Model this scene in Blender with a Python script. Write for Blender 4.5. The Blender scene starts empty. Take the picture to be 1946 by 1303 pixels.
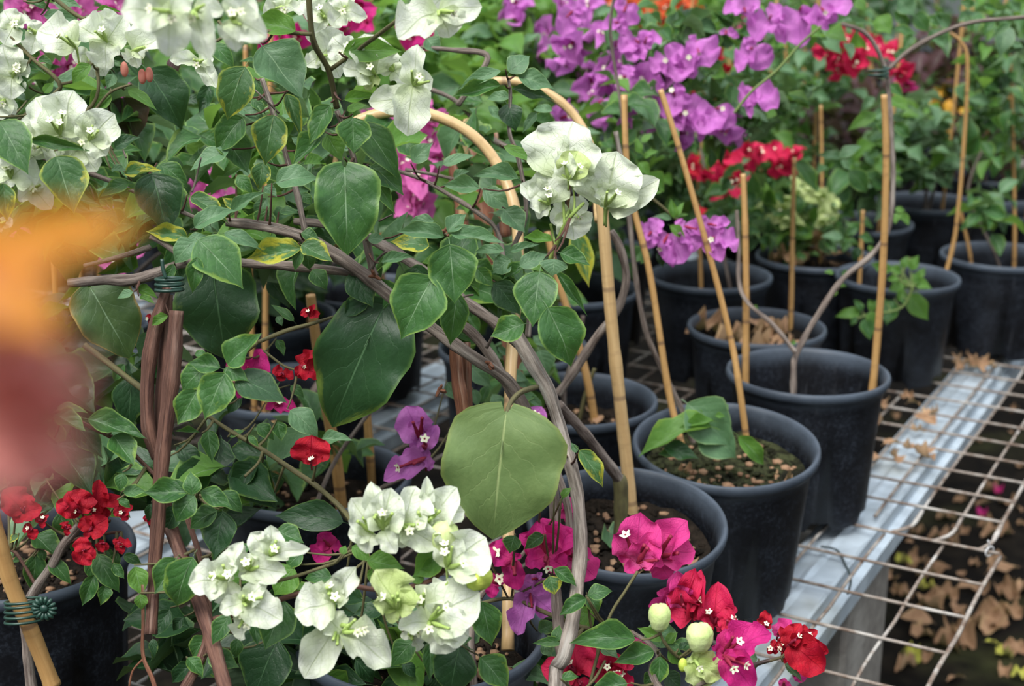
import bpy, math, random
from mathutils import Vector, Matrix
random.seed(7)
C = bpy.context.scene.collection
R = math.radians
# ------------------------------------------------------------------ camera frame
FPX = 2700.0; PITCH = R(16.75); CAMZ = 1.35; BZ = 0.60
CAM = Vector((0, 0, CAMZ))
RX = Vector((1, 0, 0)); UX = Vector((0, math.sin(PITCH), math.cos(PITCH))); FX = Vector((0, math.cos(PITCH), -math.sin(PITCH)))
def at(px, py, d):
    return CAM + FX*d + RX*((px-973)/FPX*d) + UX*(-(py-651.5)/FPX*d)
def on(px, py, z):
    r = FX + RX*((px-973)/FPX) + UX*(-(py-651.5)/FPX)
    return CAM + r*((z-CAMZ)/r.z)
YAW = R(-29.39)
EE = Vector((math.cos(YAW), math.sin(YAW), 0)); NN = Vector((-math.sin(YAW), math.cos(YAW), 0))
O1 = Vector((.8361*.75, 2.2336*.75, 0)); O2 = Vector((.7939*.75, 2.1165*.75, 0))
def bp(e, n, z, o=O1): return Vector((o.x, o.y, 0)) + EE*e + NN*n + Vector((0, 0, z))
TS = 2.9615
TILE = {'A1': (0, 0), 'A2': (650, 0), 'A3': (1296, 0), 'B1': (0, 430), 'B2': (650, 430), 'B3': (1296, 430), 'C1': (0, 863), 'C2': (650, 863), 'C3': (1296, 863)}
def tp(t, x, y):
    if t == 'F': return x, y
    o = TILE[t]; return o[0]+x/TS, o[1]+y/TS

# ------------------------------------------------------------------ materials
MATS = {}
def newmat(name):
    m = bpy.data.materials.new(name); m.use_nodes = True
    nt = m.node_tree; nt.nodes.clear(); MATS[name] = m
    return m, nt
class NT:
    def __init__(s, nt): s.nt = nt
    def n(s, t, **k):
        o = s.nt.nodes.new(t)
        for a, b in k.items(): setattr(o, a, b)
        return o
    def lk(s, a, b): s.nt.links.new(a, b)
    def setin(s, sock, v):
        if isinstance(v, bpy.types.NodeSocket): s.lk(v, sock)
        elif isinstance(v, tuple) and len(v) == 3 and sock.type == 'RGBA': sock.default_value = (*v, 1)
        else: sock.default_value = v
    def m(s, op, a, b=0.0, c=None, clamp=False):
        o = s.n('ShaderNodeMath', operation=op); o.use_clamp = clamp
        s.setin(o.inputs[0], a); s.setin(o.inputs[1], b)
        if c is not None: s.setin(o.inputs[2], c)
        return o.outputs[0]
    def ss(s, v, a, b):   # smoothstep a->b to 0..1
        o = s.n('ShaderNodeMapRange', interpolation_type='SMOOTHSTEP')
        s.setin(o.inputs[0], v); o.inputs[1].default_value = a; o.inputs[2].default_value = b
        return o.outputs[0]
    def mix(s, f, a, b):
        o = s.n('ShaderNodeMix', data_type='RGBA')
        s.setin(o.inputs[0], f); s.setin(o.inputs[6], a); s.setin(o.inputs[7], b)
        return o.outputs[2]
    def noise(s, vec, scale, detail=3, rough=.5, dim='3D', w=None):
        o = s.n('ShaderNodeTexNoise', noise_dimensions=dim)
        if vec is not None: s.lk(vec, o.inputs['Vector'])
        o.inputs['Scale'].default_value = scale; o.inputs['Detail'].default_value = detail; o.inputs['Roughness'].default_value = rough
        if w is not None: s.setin(o.inputs['W'], w)
        return o.outputs['Fac']

def leafmat(name, base, dark, edge, blotch, back, bl=.45, gloss=.5, trans=.25, ridge=(.35, .5, .3), edgew=.9, spec=.4, brown=0, vein=.55):
    m, nt = newmat(name); g = NT(nt)
    uv = g.n('ShaderNodeUVMap', uv_map='UVMap').outputs[0]
    r2 = g.n('ShaderNodeUVMap', uv_map='rnd').outputs[0]
    sx = g.n('ShaderNodeSeparateXYZ'); g.lk(uv, sx.inputs[0]); U, V = sx.outputs[0], sx.outputs[1]
    s2 = g.n('ShaderNodeSeparateXYZ'); g.lk(r2, s2.inputs[0])
    oi = g.n('ShaderNodeObjectInfo').outputs['Random']
    rnd = g.m('FRACT', g.m('ADD', oi, g.m('MULTIPLY', s2.outputs[0], 3.7)))
    x = g.m('MULTIPLY', g.m('ABSOLUTE', g.m('SUBTRACT', U, .5)), 2.0)
    w4 = g.m('MULTIPLY', rnd, 37.0)
    nz = g.noise(uv, 4.0, 4, .6, '4D', w4)
    nf = g.noise(uv, 18.0, 3, .6, '4D', w4)
    col = g.mix(g.ss(nz, .3, .7), base, dark)
    col = g.mix(g.m('MULTIPLY', rnd, .38), col, tuple(c*1.6+.008 for c in base))
    # chlorosis towards margin / tip, broken by noise
    f = g.m('ADD', g.m('MULTIPLY', g.m('POWER', x, 2.5), .5), g.m('MULTIPLY', V, .35))
    f = g.m('ADD', f, g.m('MULTIPLY', g.m('SUBTRACT', nz, .5), 1.6))
    f = g.m('ADD', f, g.m('MULTIPLY', g.m('SUBTRACT', nf, .5), .5))
    f = g.m('ADD', f, g.m('MULTIPLY', g.m('SUBTRACT', rnd, .5), .35))
    fb = g.ss(f, 1.08-bl, 1.38-bl)
    col = g.mix(g.m('MULTIPLY', fb, .85), col, blotch)
    fe = g.ss(x, edgew, 1.0)
    col = g.mix(g.m('MULTIPLY', fe, .8), col, edge)
    col = g.mix(g.m('MULTIPLY', g.ss(nf, .42, .62), .22), col, dark)
    # veins
    ph = g.m('ADD', g.m('SUBTRACT', g.m('MULTIPLY', V, 5.2), g.m('MULTIPLY', g.m('POWER', x, .8), 2.0)), g.m('MULTIPLY', nz, 1.3))
    fr = g.m('ABSOLUTE', g.m('SUBTRACT', g.m('FRACT', g.m('ADD', ph, 20.0)), .5))
    side = g.m('MULTIPLY', g.ss(fr, .045, .0), g.ss(x, .95, .35))
    mid = g.ss(x, .034, .006)
    vn = g.m('MAXIMUM', g.m('MULTIPLY', side, .27), g.m('MULTIPLY', mid, g.ss(V, 1.05, .35)))
    col = g.mix(g.m('MULTIPLY', vn, vein), col, ridge)
    spk = g.n('ShaderNodeTexVoronoi', feature='F1', voronoi_dimensions='4D'); g.lk(uv, spk.inputs['Vector']); g.lk(w4, spk.inputs['W']); spk.inputs['Scale'].default_value = 11
    sp = g.m('MULTIPLY', g.ss(spk.outputs['Distance'], .08, .03), g.ss(nf, .5, .62))
    col = g.mix(g.m('MULTIPLY', sp, .6), col, (.45, .42, .25))
    if brown:
        bn = g.m('ADD', g.m('MULTIPLY', x, .6), g.m('ADD', g.m('MULTIPLY', V, .35), g.m('MULTIPLY', g.m('SUBTRACT', nz, .5), 1.4)))
        col = g.mix(g.ss(bn, 1.05-brown, 1.15-brown), col, (.33, .15, .07))
    bf = g.n('ShaderNodeNewGeometry').outputs['Backfacing']
    col = g.mix(g.m('MULTIPLY', bf, .75), col, back)
    hgt = g.m('ADD', g.m('MULTIPLY', vn, -1.0), g.m('ADD', g.m('MULTIPLY', g.ss(fr, 0.0, .4), .3), g.m('MULTIPLY', nf, .9)))
    bu = g.n('ShaderNodeBump'); bu.inputs['Strength'].default_value = .35; bu.inputs['Distance'].default_value = .0015; g.lk(hgt, bu.inputs['Height'])
    p = g.n('ShaderNodeBsdfPrincipled'); g.lk(col, p.inputs['Base Color']); g.lk(bu.outputs[0], p.inputs['Normal'])
    p.inputs['Roughness'].default_value = gloss; p.inputs['Specular IOR Level'].default_value = spec
    t = g.n('ShaderNodeBsdfTranslucent')
    g.lk(g.mix(.35, col, (.25, .45, .05)), t.inputs['Color'])
    mx = g.n('ShaderNodeMixShader'); mx.inputs[0].default_value = trans
    g.lk(p.outputs[0], mx.inputs[1]); g.lk(t.outputs[0], mx.inputs[2])
    g.lk(mx.outputs[0], g.n('ShaderNodeOutputMaterial').inputs[0])
    return m
G_, D_ = (.046, .132, .030), (.018, .068, .018)
leafmat('leaf_green', G_, D_, (.23, .38, .09), (.22, .34, .045), (.13, .22, .10), bl=.50, edgew=.84, gloss=.44)
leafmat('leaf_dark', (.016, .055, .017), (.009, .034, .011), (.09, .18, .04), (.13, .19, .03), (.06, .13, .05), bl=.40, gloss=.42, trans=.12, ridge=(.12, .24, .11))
leafmat('leaf_dusty', (.092, .19, .085), (.052, .125, .055), (.28, .42, .17), (.20, .30, .10), (.20, .29, .17), bl=.15, gloss=.5, trans=.25, spec=.5)
leafmat('leaf_yellowing', (.060, .145, .045), (.035, .10, .032), (.40, .48, .09), (.52, .47, .04), (.2, .28, .08), bl=.80, edgew=.82)
leafmat('leaf_bright', (.105, .24, .035), (.065, .17, .028), (.28, .44, .07), (.22, .38, .05), (.2, .36, .07), bl=.35, trans=.4)
leafmat('leaf_underside', (.135, .20, .068), (.095, .155, .05), (.20, .25, .07), (.27, .28, .06), (.14, .20, .08), bl=.42, gloss=.6, trans=.25, ridge=(.33, .4, .17), spec=.3, vein=.8, brown=.05)
leafmat('leaf_scorched', (.07, .125, .035), (.045, .09, .028), (.33, .20, .05), (.28, .26, .05), (.14, .18, .06), bl=.5, trans=.2, brown=.1)
leafmat('leaf_brown', (.16, .07, .055), (.10, .045, .04), (.2, .1, .06), (.2, .12, .07), (.2, .12, .1), bl=.3, ridge=(.25, .14, .1))
leafmat('leaf_dry', (.36, .22, .13), (.17, .085, .045), (.5, .33, .18), (.55, .38, .2), (.45, .3, .18), bl=.5, gloss=.75, trans=.1, ridge=(.5, .35, .2), spec=.2)
leafmat('leaf_fallen_yellow', (.45, .42, .07), (.32, .33, .06), (.5, .45, .1), (.55, .45, .1), (.45, .4, .15), bl=.5, gloss=.7, trans=.1, spec=.2)
leafmat('leaf_croton', (.65, .38, .03), (.45, .15, .02), (.7, .5, .05), (.7, .5, .06), (.5, .3, .05), bl=.4, trans=.3)
leafmat('leaf_orange', (.72, .30, .03), (.60, .20, .03), (.8, .45, .08), (.75, .4, .04), (.7, .35, .08), bl=.4, trans=.45)
leafmat('leaf_plum', (.06, .015, .025), (.03, .01, .015), (.12, .03, .04), (.10, .02, .03), (.1, .04, .05), bl=.3)

def bractmat(name, a, b, vein, green, trans=.4, vs=.35):
    m, nt = newmat(name); g = NT(nt)
    uv = g.n('ShaderNodeUVMap', uv_map='UVMap').outputs[0]
    sx = g.n('ShaderNodeSeparateXYZ'); g.lk(uv, sx.inputs[0]); U, V = sx.outputs[0], sx.outputs[1]
    oi = g.n('ShaderNodeObjectInfo').outputs['Random']; w4 = g.m('MULTIPLY', oi, 31.0)
    x = g.m('MULTIPLY', g.m('ABSOLUTE', g.m('SUBTRACT', U, .5)), 2.0)
    nz = g.noise(uv, 3.0, 3, .55, '4D', w4)
    col = g.mix(g.ss(nz, .3, .7), a, b)
    col = g.mix(g.m('MULTIPLY', g.ss(V, .5, 0.0), .55), col, green)
    ph = g.m('SUBTRACT', g.m('MULTIPLY', V, 4.5), g.m('MULTIPLY', x, 2.2))
    ph = g.m('ADD', ph, g.m('MULTIPLY', nz, .8))
    fr = g.m('ABSOLUTE', g.m('SUBTRACT', g.m('FRACT', g.m('ADD', ph, 20.0)), .5))
    side = g.ss(fr, .06, 0.0)
    vo = g.n('ShaderNodeTexVoronoi', feature='DISTANCE_TO_EDGE', voronoi_dimensions='4D'); g.lk(uv, vo.inputs['Vector']); g.lk(w4, vo.inputs['W']); vo.inputs['Scale'].default_value = 9
    net = g.ss(vo.outputs['Distance'], .06, 0.0)
    mid = g.ss(x, .06, .01)
    vn = g.m('MAXIMUM', mid, g.m('MAXIMUM', g.m('MULTIPLY', side, .5), g.m('MULTIPLY', net, .22)))
    col = g.mix(g.m('MULTIPLY', vn, vs), col, vein)
    hg = g.m('ADD', g.m('MULTIPLY', vn, -1.0), g.noise(uv, 9.0, 4, .6, '4D', w4))
    bu = g.n('ShaderNodeBump'); bu.inputs['Strength'].default_value = .45; bu.inputs['Distance'].default_value = .002; g.lk(hg, bu.inputs['Height'])
    p = g.n('ShaderNodeBsdfPrincipled'); g.lk(col, p.inputs['Base Color']); g.lk(bu.outputs[0], p.inputs['Normal'])
    p.inputs['Roughness'].default_value = .6; p.inputs['Specular IOR Level'].default_value = .25
    t = g.n('ShaderNodeBsdfTranslucent'); g.lk(col, t.inputs['Color'])
    mx = g.n('ShaderNodeMixShader'); mx.inputs[0].default_value = trans
    g.lk(p.outputs[0], mx.inputs[1]); g.lk(t.outputs[0], mx.inputs[2])
    g.lk(mx.outputs[0], g.n('ShaderNodeOutputMaterial').inputs[0])
bractmat('bract_white', (.84, .87, .78), (.78, .84, .65), (.42, .52, .22), (.60, .72, .32), vs=.45)
bractmat('bract_cream', (.62, .70, .36), (.52, .63, .24), (.35, .48, .12), (.45, .6, .15), vs=.5)
bractmat('bract_purple', (.72, .25, .68), (.62, .18, .60), (.36, .07, .34), (.62, .26, .60))
bractmat('bract_magenta', (.68, .03, .24), (.56, .025, .22), (.36, .015, .12), (.7, .07, .2))
bractmat('bract_pink', (.74, .06, .28), (.66, .045, .26), (.38, .04, .18), (.6, .15, .3))
bractmat('bract_red', (.55, .012, .028), (.40, .008, .03), (.22, .004, .015), (.42, .02, .03), trans=.3)
bractmat('bract_crimson', (.66, .022, .085), (.55, .015, .08), (.3, .01, .03), (.6, .04, .07), trans=.35)
bractmat('bract_candy', (.76, .20, .50), (.66, .14, .44), (.5, .08, .3), (.72, .25, .5))
bractmat('bract_orange', (.80, .16, .05), (.70, .10, .04), (.45, .06, .02), (.7, .25, .08))
bractmat('bract_salmon', (.85, .40, .36), (.78, .32, .30), (.5, .15, .12), (.7, .3, .2), trans=.45)

def simple(name, a, b=None, scale=40, rough=.6, spec=.4, bump=.3, dist=.002, stretch=None, metal=0, third=None, trans=0):
    m, nt = newmat(name); g = NT(nt)
    if stretch:
        src = g.n('ShaderNodeUVMap', uv_map='UVMap').outputs[0]
        mp = g.n('ShaderNodeMapping'); mp.inputs['Scale'].default_value = stretch; g.lk(src, mp.inputs[0]); vec = mp.outputs[0]
    else:
        vec = g.n('ShaderNodeTexCoord').outputs['Object']
    nz = g.noise(vec, scale, 5, .62)
    col = g.mix(g.ss(nz, .32, .68), a, b or a)
    if third is not None:
        n2 = g.noise(vec, scale*.23, 4, .6)
        col = g.mix(g.ss(n2, .52, .68), col, third)
    bu = g.n('ShaderNodeBump'); bu.inputs['Strength'].default_value = bump; bu.inputs['Distance'].default_value = dist; g.lk(nz, bu.inputs['Height'])
    p = g.n('ShaderNodeBsdfPrincipled'); g.lk(col, p.inputs['Base Color']); g.lk(bu.outputs[0], p.inputs['Normal'])
    p.inputs['Roughness'].default_value = rough; p.inputs['Specular IOR Level'].default_value = spec; p.inputs['Metallic'].default_value = metal
    g.lk(p.outputs[0], g.n('ShaderNodeOutputMaterial').inputs[0])
    return m
simple('bark_grey', (.25, .205, .175), (.085, .063, .054), 1.0, .8, .2, .9, .002, (9, .35, 1), third=(.36, .32, .28))
simple('bark_pale', (.42, .36, .31), (.15, .12, .10), 1.0, .8, .2, 1.0, .003, (10, .3, 1), third=(.40, .37, .33))
simple('bark_brown', (.17, .085, .06), (.065, .03, .024), 1.0, .75, .25, .9, .002, (9, .3, 1), third=(.22, .14, .11))
simple('bark_rust', (.25, .105, .055), (.11, .04, .025), 1.0, .7, .3, .8, .002, (8, .3, 1), third=(.32, .22, .16))
simple('stem_green', (.16, .22, .06), (.10, .14, .045), 1.0, .6, .3, .4, .001, (5, .4, 1))
simple('stem_lime', (.30, .40, .10), (.22, .32, .08), 1.0, .6, .3, .3, .001, (5, .4, 1))
simple('stem_olive', (.13, .12, .05), (.07, .06, .03), 1.0, .7, .3, .5, .001, (5, .4, 1))
simple('tube_green', (.40, .52, .16), (.32, .45, .12), 200, .6, .3, .2, .001)
simple('tube_red', (.28, .02, .05), (.20, .015, .04), 200, .6, .3, .2, .001)
simple('star_white', (.85, .85, .66), (.80, .80, .55), 300, .6, .3, .1, .001)
simple('bud_cream', (.60, .68, .34), (.48, .60, .22), 60, .6, .3, .5, .003)
simple('bud_lime', (.50, .58, .10), (.38, .5, .06), 60, .6, .3, .5, .003)
simple('wire_rusty', (.30, .265, .23), (.13, .085, .06), 60, .6, .4, .6, .002, third=(.42, .40, .37))
simple('clip_green', (.018, .055, .038), (.012, .04, .03), 90, .4, .5, .2, .001)
simple('soil', (.010, .008, .006), (.030, .022, .016), 70, .95, .1, 1.0, .012, third=(.012, .010, .008))
simple('soil_mossy', (.012, .012, .007), (.060, .068, .030), 90, .95, .1, 1.0, .012, third=(.012, .012, .008))
simple('bark_chip', (.32, .20, .12), (.18, .10, .06), 60, .85, .15, .6, .004)
simple('concrete', (.24, .225, .20), (.17, .155, .14), 45, .9, .15, .6, .003, third=(.29, .275, .25))
simple('tie_white', (.6, .6, .6), (.5, .5, .5), 30, .4, .5, .1)
simple('tie_dark', (.03, .05, .05), (.02, .03, .03), 30, .4, .5, .1)

def potmat():
    m, nt = newmat('black_plastic'); g = NT(nt)
    tc = g.n('ShaderNodeTexCoord').outputs['Object']
    oi = g.n('ShaderNodeObjectInfo').outputs['Random']
    n1 = g.noise(tc, 22, 4, .6, '4D', g.m('MULTIPLY', oi, 20.0)); n2 = g.noise(tc, 260, 3, .7)
    mp = g.n('ShaderNodeMapping'); mp.inputs['Scale'].default_value = (60, 60, 4); g.lk(tc, mp.inputs[0])
    n3 = g.noise(mp.outputs[0], 1.0, 3, .6)
    col = g.mix(g.ss(n1, .35, .75), (.0035, .004, .006), (.010, .013, .019))
    col = g.mix(g.m('MULTIPLY', g.m('MULTIPLY', g.ss(n2, .45, .7), g.ss(n1, .3, .7)), .55), col, (.05, .062, .085))
    col = g.mix(g.m('MULTIPLY', g.ss(n3, .62, .75), .3), col, (.10, .11, .13))
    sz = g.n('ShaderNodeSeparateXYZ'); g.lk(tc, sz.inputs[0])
    col = g.mix(g.m('MULTIPLY', g.ss(sz.outputs[2], -.028, -.004), g.m('ADD', .2, g.m('MULTIPLY', n1, .7))), col, (.085, .11, .145))  # rim band lightened towards blue, a highlight painted into the plastic colour
    p = g.n('ShaderNodeBsdfPrincipled'); g.lk(col, p.inputs['Base Color'])
    g.lk(g.m('ADD', .36, g.m('MULTIPLY', n2, .3)), p.inputs['Roughness']); p.inputs['Specular IOR Level'].default_value = .3
    bu = g.n('ShaderNodeBump'); bu.inputs['Strength'].default_value = .15; bu.inputs['Distance'].default_value = .001; g.lk(n2, bu.inputs['Height']); g.lk(bu.outputs[0], p.inputs['Normal'])
    g.lk(p.outputs[0], g.n('ShaderNodeOutputMaterial').inputs[0])
potmat()
def bamboomat(name, a, b, ring):
    m, nt = newmat(name); g = NT(nt)
    uv = g.n('ShaderNodeUVMap', uv_map='UVMap').outputs[0]
    sx = g.n('ShaderNodeSeparateXYZ'); g.lk(uv, sx.inputs[0])
    oi = g.n('ShaderNodeObjectInfo').outputs['Random']
    mp = g.n('ShaderNodeMapping'); mp.inputs['Scale'].default_value = (10, .15, 1); g.lk(uv, mp.inputs[0])
    nz = g.noise(mp.outputs[0], 1.0, 4, .6, '4D', g.m('MULTIPLY', oi, 9.0))
    n2 = g.noise(uv, 1.2, 3, .6)
    col = g.mix(g.ss(nz, .3, .7), a, b)
    col = g.mix(g.m('MULTIPLY', g.ss(n2, .5, .75), .4), col, tuple(c*.6 for c in b))
    fr = g.m('ABSOLUTE', g.m('SUBTRACT', g.m('FRACT', g.m('DIVIDE', sx.outputs[1], 11.0)), .5))
    col = g.mix(g.m('MULTIPLY', g.ss(fr, .03, .01), .75), col, ring)
    p = g.n('ShaderNodeBsdfPrincipled'); g.lk(col, p.inputs['Base Color']); p.inputs['Roughness'].default_value = .42
    bu = g.n('ShaderNodeBump'); bu.inputs['Strength'].default_value = .2; bu.inputs['Distance'].default_value = .001; g.lk(nz, bu.inputs['Height']); g.lk(bu.outputs[0], p.inputs['Normal'])
    g.lk(p.outputs[0], g.n('ShaderNodeOutputMaterial').inputs[0])
bamboomat('bamboo', (.50, .30, .115), (.38, .21, .075), (.16, .09, .05))
bamboomat('bamboo_pale', (.60, .42, .21), (.48, .31, .14), (.25, .16, .09))
def galv():
    m, nt = newmat('galvanised_steel'); g = NT(nt)
    tc = g.n('ShaderNodeTexCoord').outputs['Object']
    vo = g.n('ShaderNodeTexVoronoi', feature='SMOOTH_F1'); g.lk(tc, vo.inputs['Vector']); vo.inputs['Scale'].default_value = 28
    n1 = g.noise(tc, 11, 4, .6); n2 = g.noise(tc, 5, 3, .6)
    col = g.mix(g.ss(n1, .3, .7), (.40, .47, .53), (.54, .62, .69))
    col = g.mix(g.m('MULTIPLY', g.ss(n2, .56, .72), .7), col, (.27, .26, .18))
    p = g.n('ShaderNodeBsdfPrincipled'); g.lk(col, p.inputs['Base Color']); p.inputs['Metallic'].default_value = .35
    g.lk(g.m('ADD', .35, g.m('MULTIPLY', n1, .25)), p.inputs['Roughness'])
    bu = g.n('ShaderNodeBump'); bu.inputs['Strength'].default_value = .5; bu.inputs['Distance'].default_value = .008; g.lk(vo.outputs['Distance'], bu.inputs['Height']); g.lk(bu.outputs[0], p.inputs['Normal'])
    g.lk(p.outputs[0], g.n('ShaderNodeOutputMaterial').inputs[0])
galv()
def groundmat():
    m, nt = newmat('damp_ground'); g = NT(nt)
    tc = g.n('ShaderNodeTexCoord').outputs['Object']
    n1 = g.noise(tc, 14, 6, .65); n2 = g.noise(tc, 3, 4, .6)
    col = g.mix(g.ss(n1, .35, .7), (.004, .0035, .003), (.014, .011, .008))  # near-black base puts the darkness under the bench into the ground colour
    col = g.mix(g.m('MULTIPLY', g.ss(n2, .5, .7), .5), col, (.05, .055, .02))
    p = g.n('ShaderNodeBsdfPrincipled'); g.lk(col, p.inputs['Base Color']); p.inputs['Roughness'].default_value = .95; p.inputs['Specular IOR Level'].default_value = .08
    bu = g.n('ShaderNodeBump'); bu.inputs['Strength'].default_value = .8; bu.inputs['Distance'].default_value = .01; g.lk(n1, bu.inputs['Height']); g.lk(bu.outputs[0], p.inputs['Normal'])
    g.lk(p.outputs[0], g.n('ShaderNodeOutputMaterial').inputs[0])
groundmat()

# ------------------------------------------------------------------ mesh helpers
class MB:
    def __init__(s): s.v = []; s.f = []; s.uv = []; s.r = []; s.mi = []; s.smooth = True
    def add(s, vs, fs, uvs=None, rnd=0.0, mi=0):
        o = len(s.v); s.v += [tuple(p) for p in vs]
        for k, f in enumerate(fs):
            s.f.append(tuple(i+o for i in f)); s.mi.append(mi)
            if uvs: s.uv += [uvs[i] for i in f]
            else: s.uv += [(0, 0)]*len(f)
            s.r += [(rnd, 0)]*len(f)
    def mesh(s, name, mats):
        me = bpy.data.meshes.new(name); me.from_pydata(s.v, [], s.f); 
        u = me.uv_layers.new(name='UVMap'); u.data.foreach_set('uv', [c for p in s.uv for c in p])
        u = me.uv_layers.new(name='rnd'); u.data.foreach_set('uv', [c for p in s.r for c in p])
        me.polygons.foreach_set('material_index', s.mi)
        me.polygons.foreach_set('use_smooth', [s.smooth]*len(s.f))
        for m in (mats if isinstance(mats, (list, tuple)) else [mats]): me.materials.append(MATS[m])
        me.update(); return me
def link(o, parent=None):
    C.objects.link(o)
    if parent is not None: o.parent = parent
    return o
def ob(name, me, parent=None, mat4=None):
    o = bpy.data.objects.new(name, me); link(o, parent)
    if parent is not None and mat4 is None:
        o.matrix_basis = parent_off(parent)
    elif mat4 is not None:
        o.matrix_basis = (parent_off(parent) @ mat4) if parent is not None else mat4
    return o
WLOC = {}
def parent_off(p):
    # inverse of the parent's accumulated matrix
    m = Matrix.Identity(4); q = p
    while q is not None:
        m = q.matrix_basis @ m; q = q.parent
    return m.inverted()
def tag(o, label, cat, group=None, kind=None):
    if label: o['label'] = label
    if cat: o['category'] = cat
    if group: o['group'] = group
    if kind: o['kind'] = kind
    return o
def thing(name, loc, label, cat, group=None):
    o = bpy.data.objects.new(name, None); o.empty_display_size = .05; C.objects.link(o); o.matrix_basis = Matrix.Translation(loc)
    return tag(o, label, cat, group)

def smooth_path(pts, n):
    if len(pts) < 3:
        out = []
        for i in range(n+1):
            t = i/n; out.append(tuple(pts[0][k]*(1-t)+pts[-1][k]*t for k in range(len(pts[0]))))
        return out
    P = [pts[0]]+list(pts)+[pts[-1]]; out = []; seg = len(pts)-1
    for i in range(n+1):
        u = i/n*seg; k = min(int(u), seg-1); t = u-k
        p0, p1, p2, p3 = P[k:k+4]
        out.append(tuple(.5*(2*b+(c-a)*t+(2*a-5*b+4*c-d)*t*t+(3*b-a-3*c+d)*t**3) for a, b, c, d in zip(p0, p1, p2, p3)))
    return out
def tube(mb, pts, sides=8, n=None, nodes=0.0, wob=0.0, mi=0, cap=True, flute=0.0, knots=None):
    """pts: (x,y,z,r); uv in centimetres along"""
    n = n or max(4, (len(pts)-1)*6)
    P = smooth_path([tuple(p) for p in pts], n)
    V = [Vector(p[:3]) for p in P]; rr = [max(p[3], .0002) for p in P]
    vs = []; uvs = []; L = 0; nrm = None; sd = random.uniform(0, 100)
    for i, p in enumerate(V):
        a = V[max(i-1, 0)]; b = V[min(i+1, len(V)-1)]; t = (b-a)
        t = t.normalized() if t.length > 1e-9 else Vector((0, 0, 1))
        if nrm is None: nrm = t.orthogonal().normalized()
        nrm = (nrm - t*nrm.dot(t)); nrm = nrm.normalized() if nrm.length > 1e-6 else t.orthogonal().normalized()
        bn = t.cross(nrm)
        if i: L += (V[i]-V[i-1]).length
        r = rr[i]
        if nodes:
            ph = ((L+sd*.01) % nodes)/nodes
            if ph < .06 or ph > .96: r *= 1.09
        if wob: r *= 1+wob*(math.sin(L*230+sd)+math.sin(L*97+2*sd))*.5
        for k in range(sides):
            an = 2*math.pi*k/sides
            q = r*(1+flute*math.sin(3*an+L*25+sd))
            vs.append(p+(nrm*math.cos(an)+bn*math.sin(an))*q); uvs.append((k/sides, L*100))
    fs = []
    for i in range(len(V)-1):
        for k in range(sides):
            k2 = (k+1) % sides; fs.append((i*sides+k, i*sides+k2, (i+1)*sides+k2, (i+1)*sides+k))
    if cap:
        fs.append(tuple(range(sides))[::-1]); fs.append(tuple((len(V)-1)*sides+k for k in range(sides)))
    mb.add(vs, fs, uvs, 0, mi)
    return V
def sphere(mb, c, r, sc=(1, 1, 1), nu=10, nv=7, mi=0, fn=None):
    vs = []; fs = []
    for j in range(nv+1):
        th = math.pi*j/nv
        for i in range(nu):
            ph = 2*math.pi*i/nu; q = 1.0 if fn is None else fn(th, ph)
            vs.append((c[0]+r*q*sc[0]*math.sin(th)*math.cos(ph), c[1]+r*q*sc[1]*math.sin(th)*math.sin(ph), c[2]+r*q*sc[2]*math.cos(th)))
    for j in range(nv):
        for i in range(nu):
            fs.append((j*nu+i, j*nu+(i+1) % nu, (j+1)*nu+(i+1) % nu, (j+1)*nu+i))
    mb.add(vs, fs, None, 0, mi)
BUD = lambda a, b: (1+.10*abs(math.sin(1.5*b+a*.7))-.05+.025*math.sin(9*b+3*a)+.02*math.sin(11*a))*(1-.22*math.cos(a)**3)
def boxm(mb, corners, mi=0):
    mb.add(corners, [(0, 1, 2, 3), (7, 6, 5, 4), (0, 4, 5, 1), (1, 5, 6, 2), (2, 6, 7, 3), (3, 7, 4, 0)], None, 0, mi)
def orient_box(c, a, b, h):  # c corner, a,b vectors, h up vector
    return [c, c+b, c+a+b, c+a, c+h, c+b+h, c+a+b+h, c+a+h]

# leaf outline tables (t, halfwidth fraction)
OV = [(0, .0), (.015, .16), (.05, .40), (.11, .66), (.2, .88), (.32, 1), (.45, .96), (.58, .81), (.7, .59), (.8, .37), (.88, .18), (.94, .07), (1, .0)]
BR = [(0, .0), (.03, .38), (.1, .68), (.2, .88), (.33, .98), (.48, 1), (.62, .97), (.74, .87), (.84, .69), (.92, .45), (.97, .22), (1, 0)]
EL = [(0, .0), (.05, .16), (.12, .40), (.24, .72), (.38, .95), (.5, 1), (.62, .92), (.74, .7), (.85, .42), (.93, .18), (1, 0)]
CD = [(0, .10), (.02, .42), (.06, .68), (.13, .88), (.24, .985), (.36, 1), (.5, .93), (.63, .8), (.75, .62), (.85, .42), (.93, .2), (.97, .08), (1, 0)]
def interp(tab, t):
    for (a, x), (b, y) in zip(tab, tab[1:]):
        if t <= b: return x+(y-x)*(t-a)/(b-a)
    return tab[-1][1]
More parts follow.
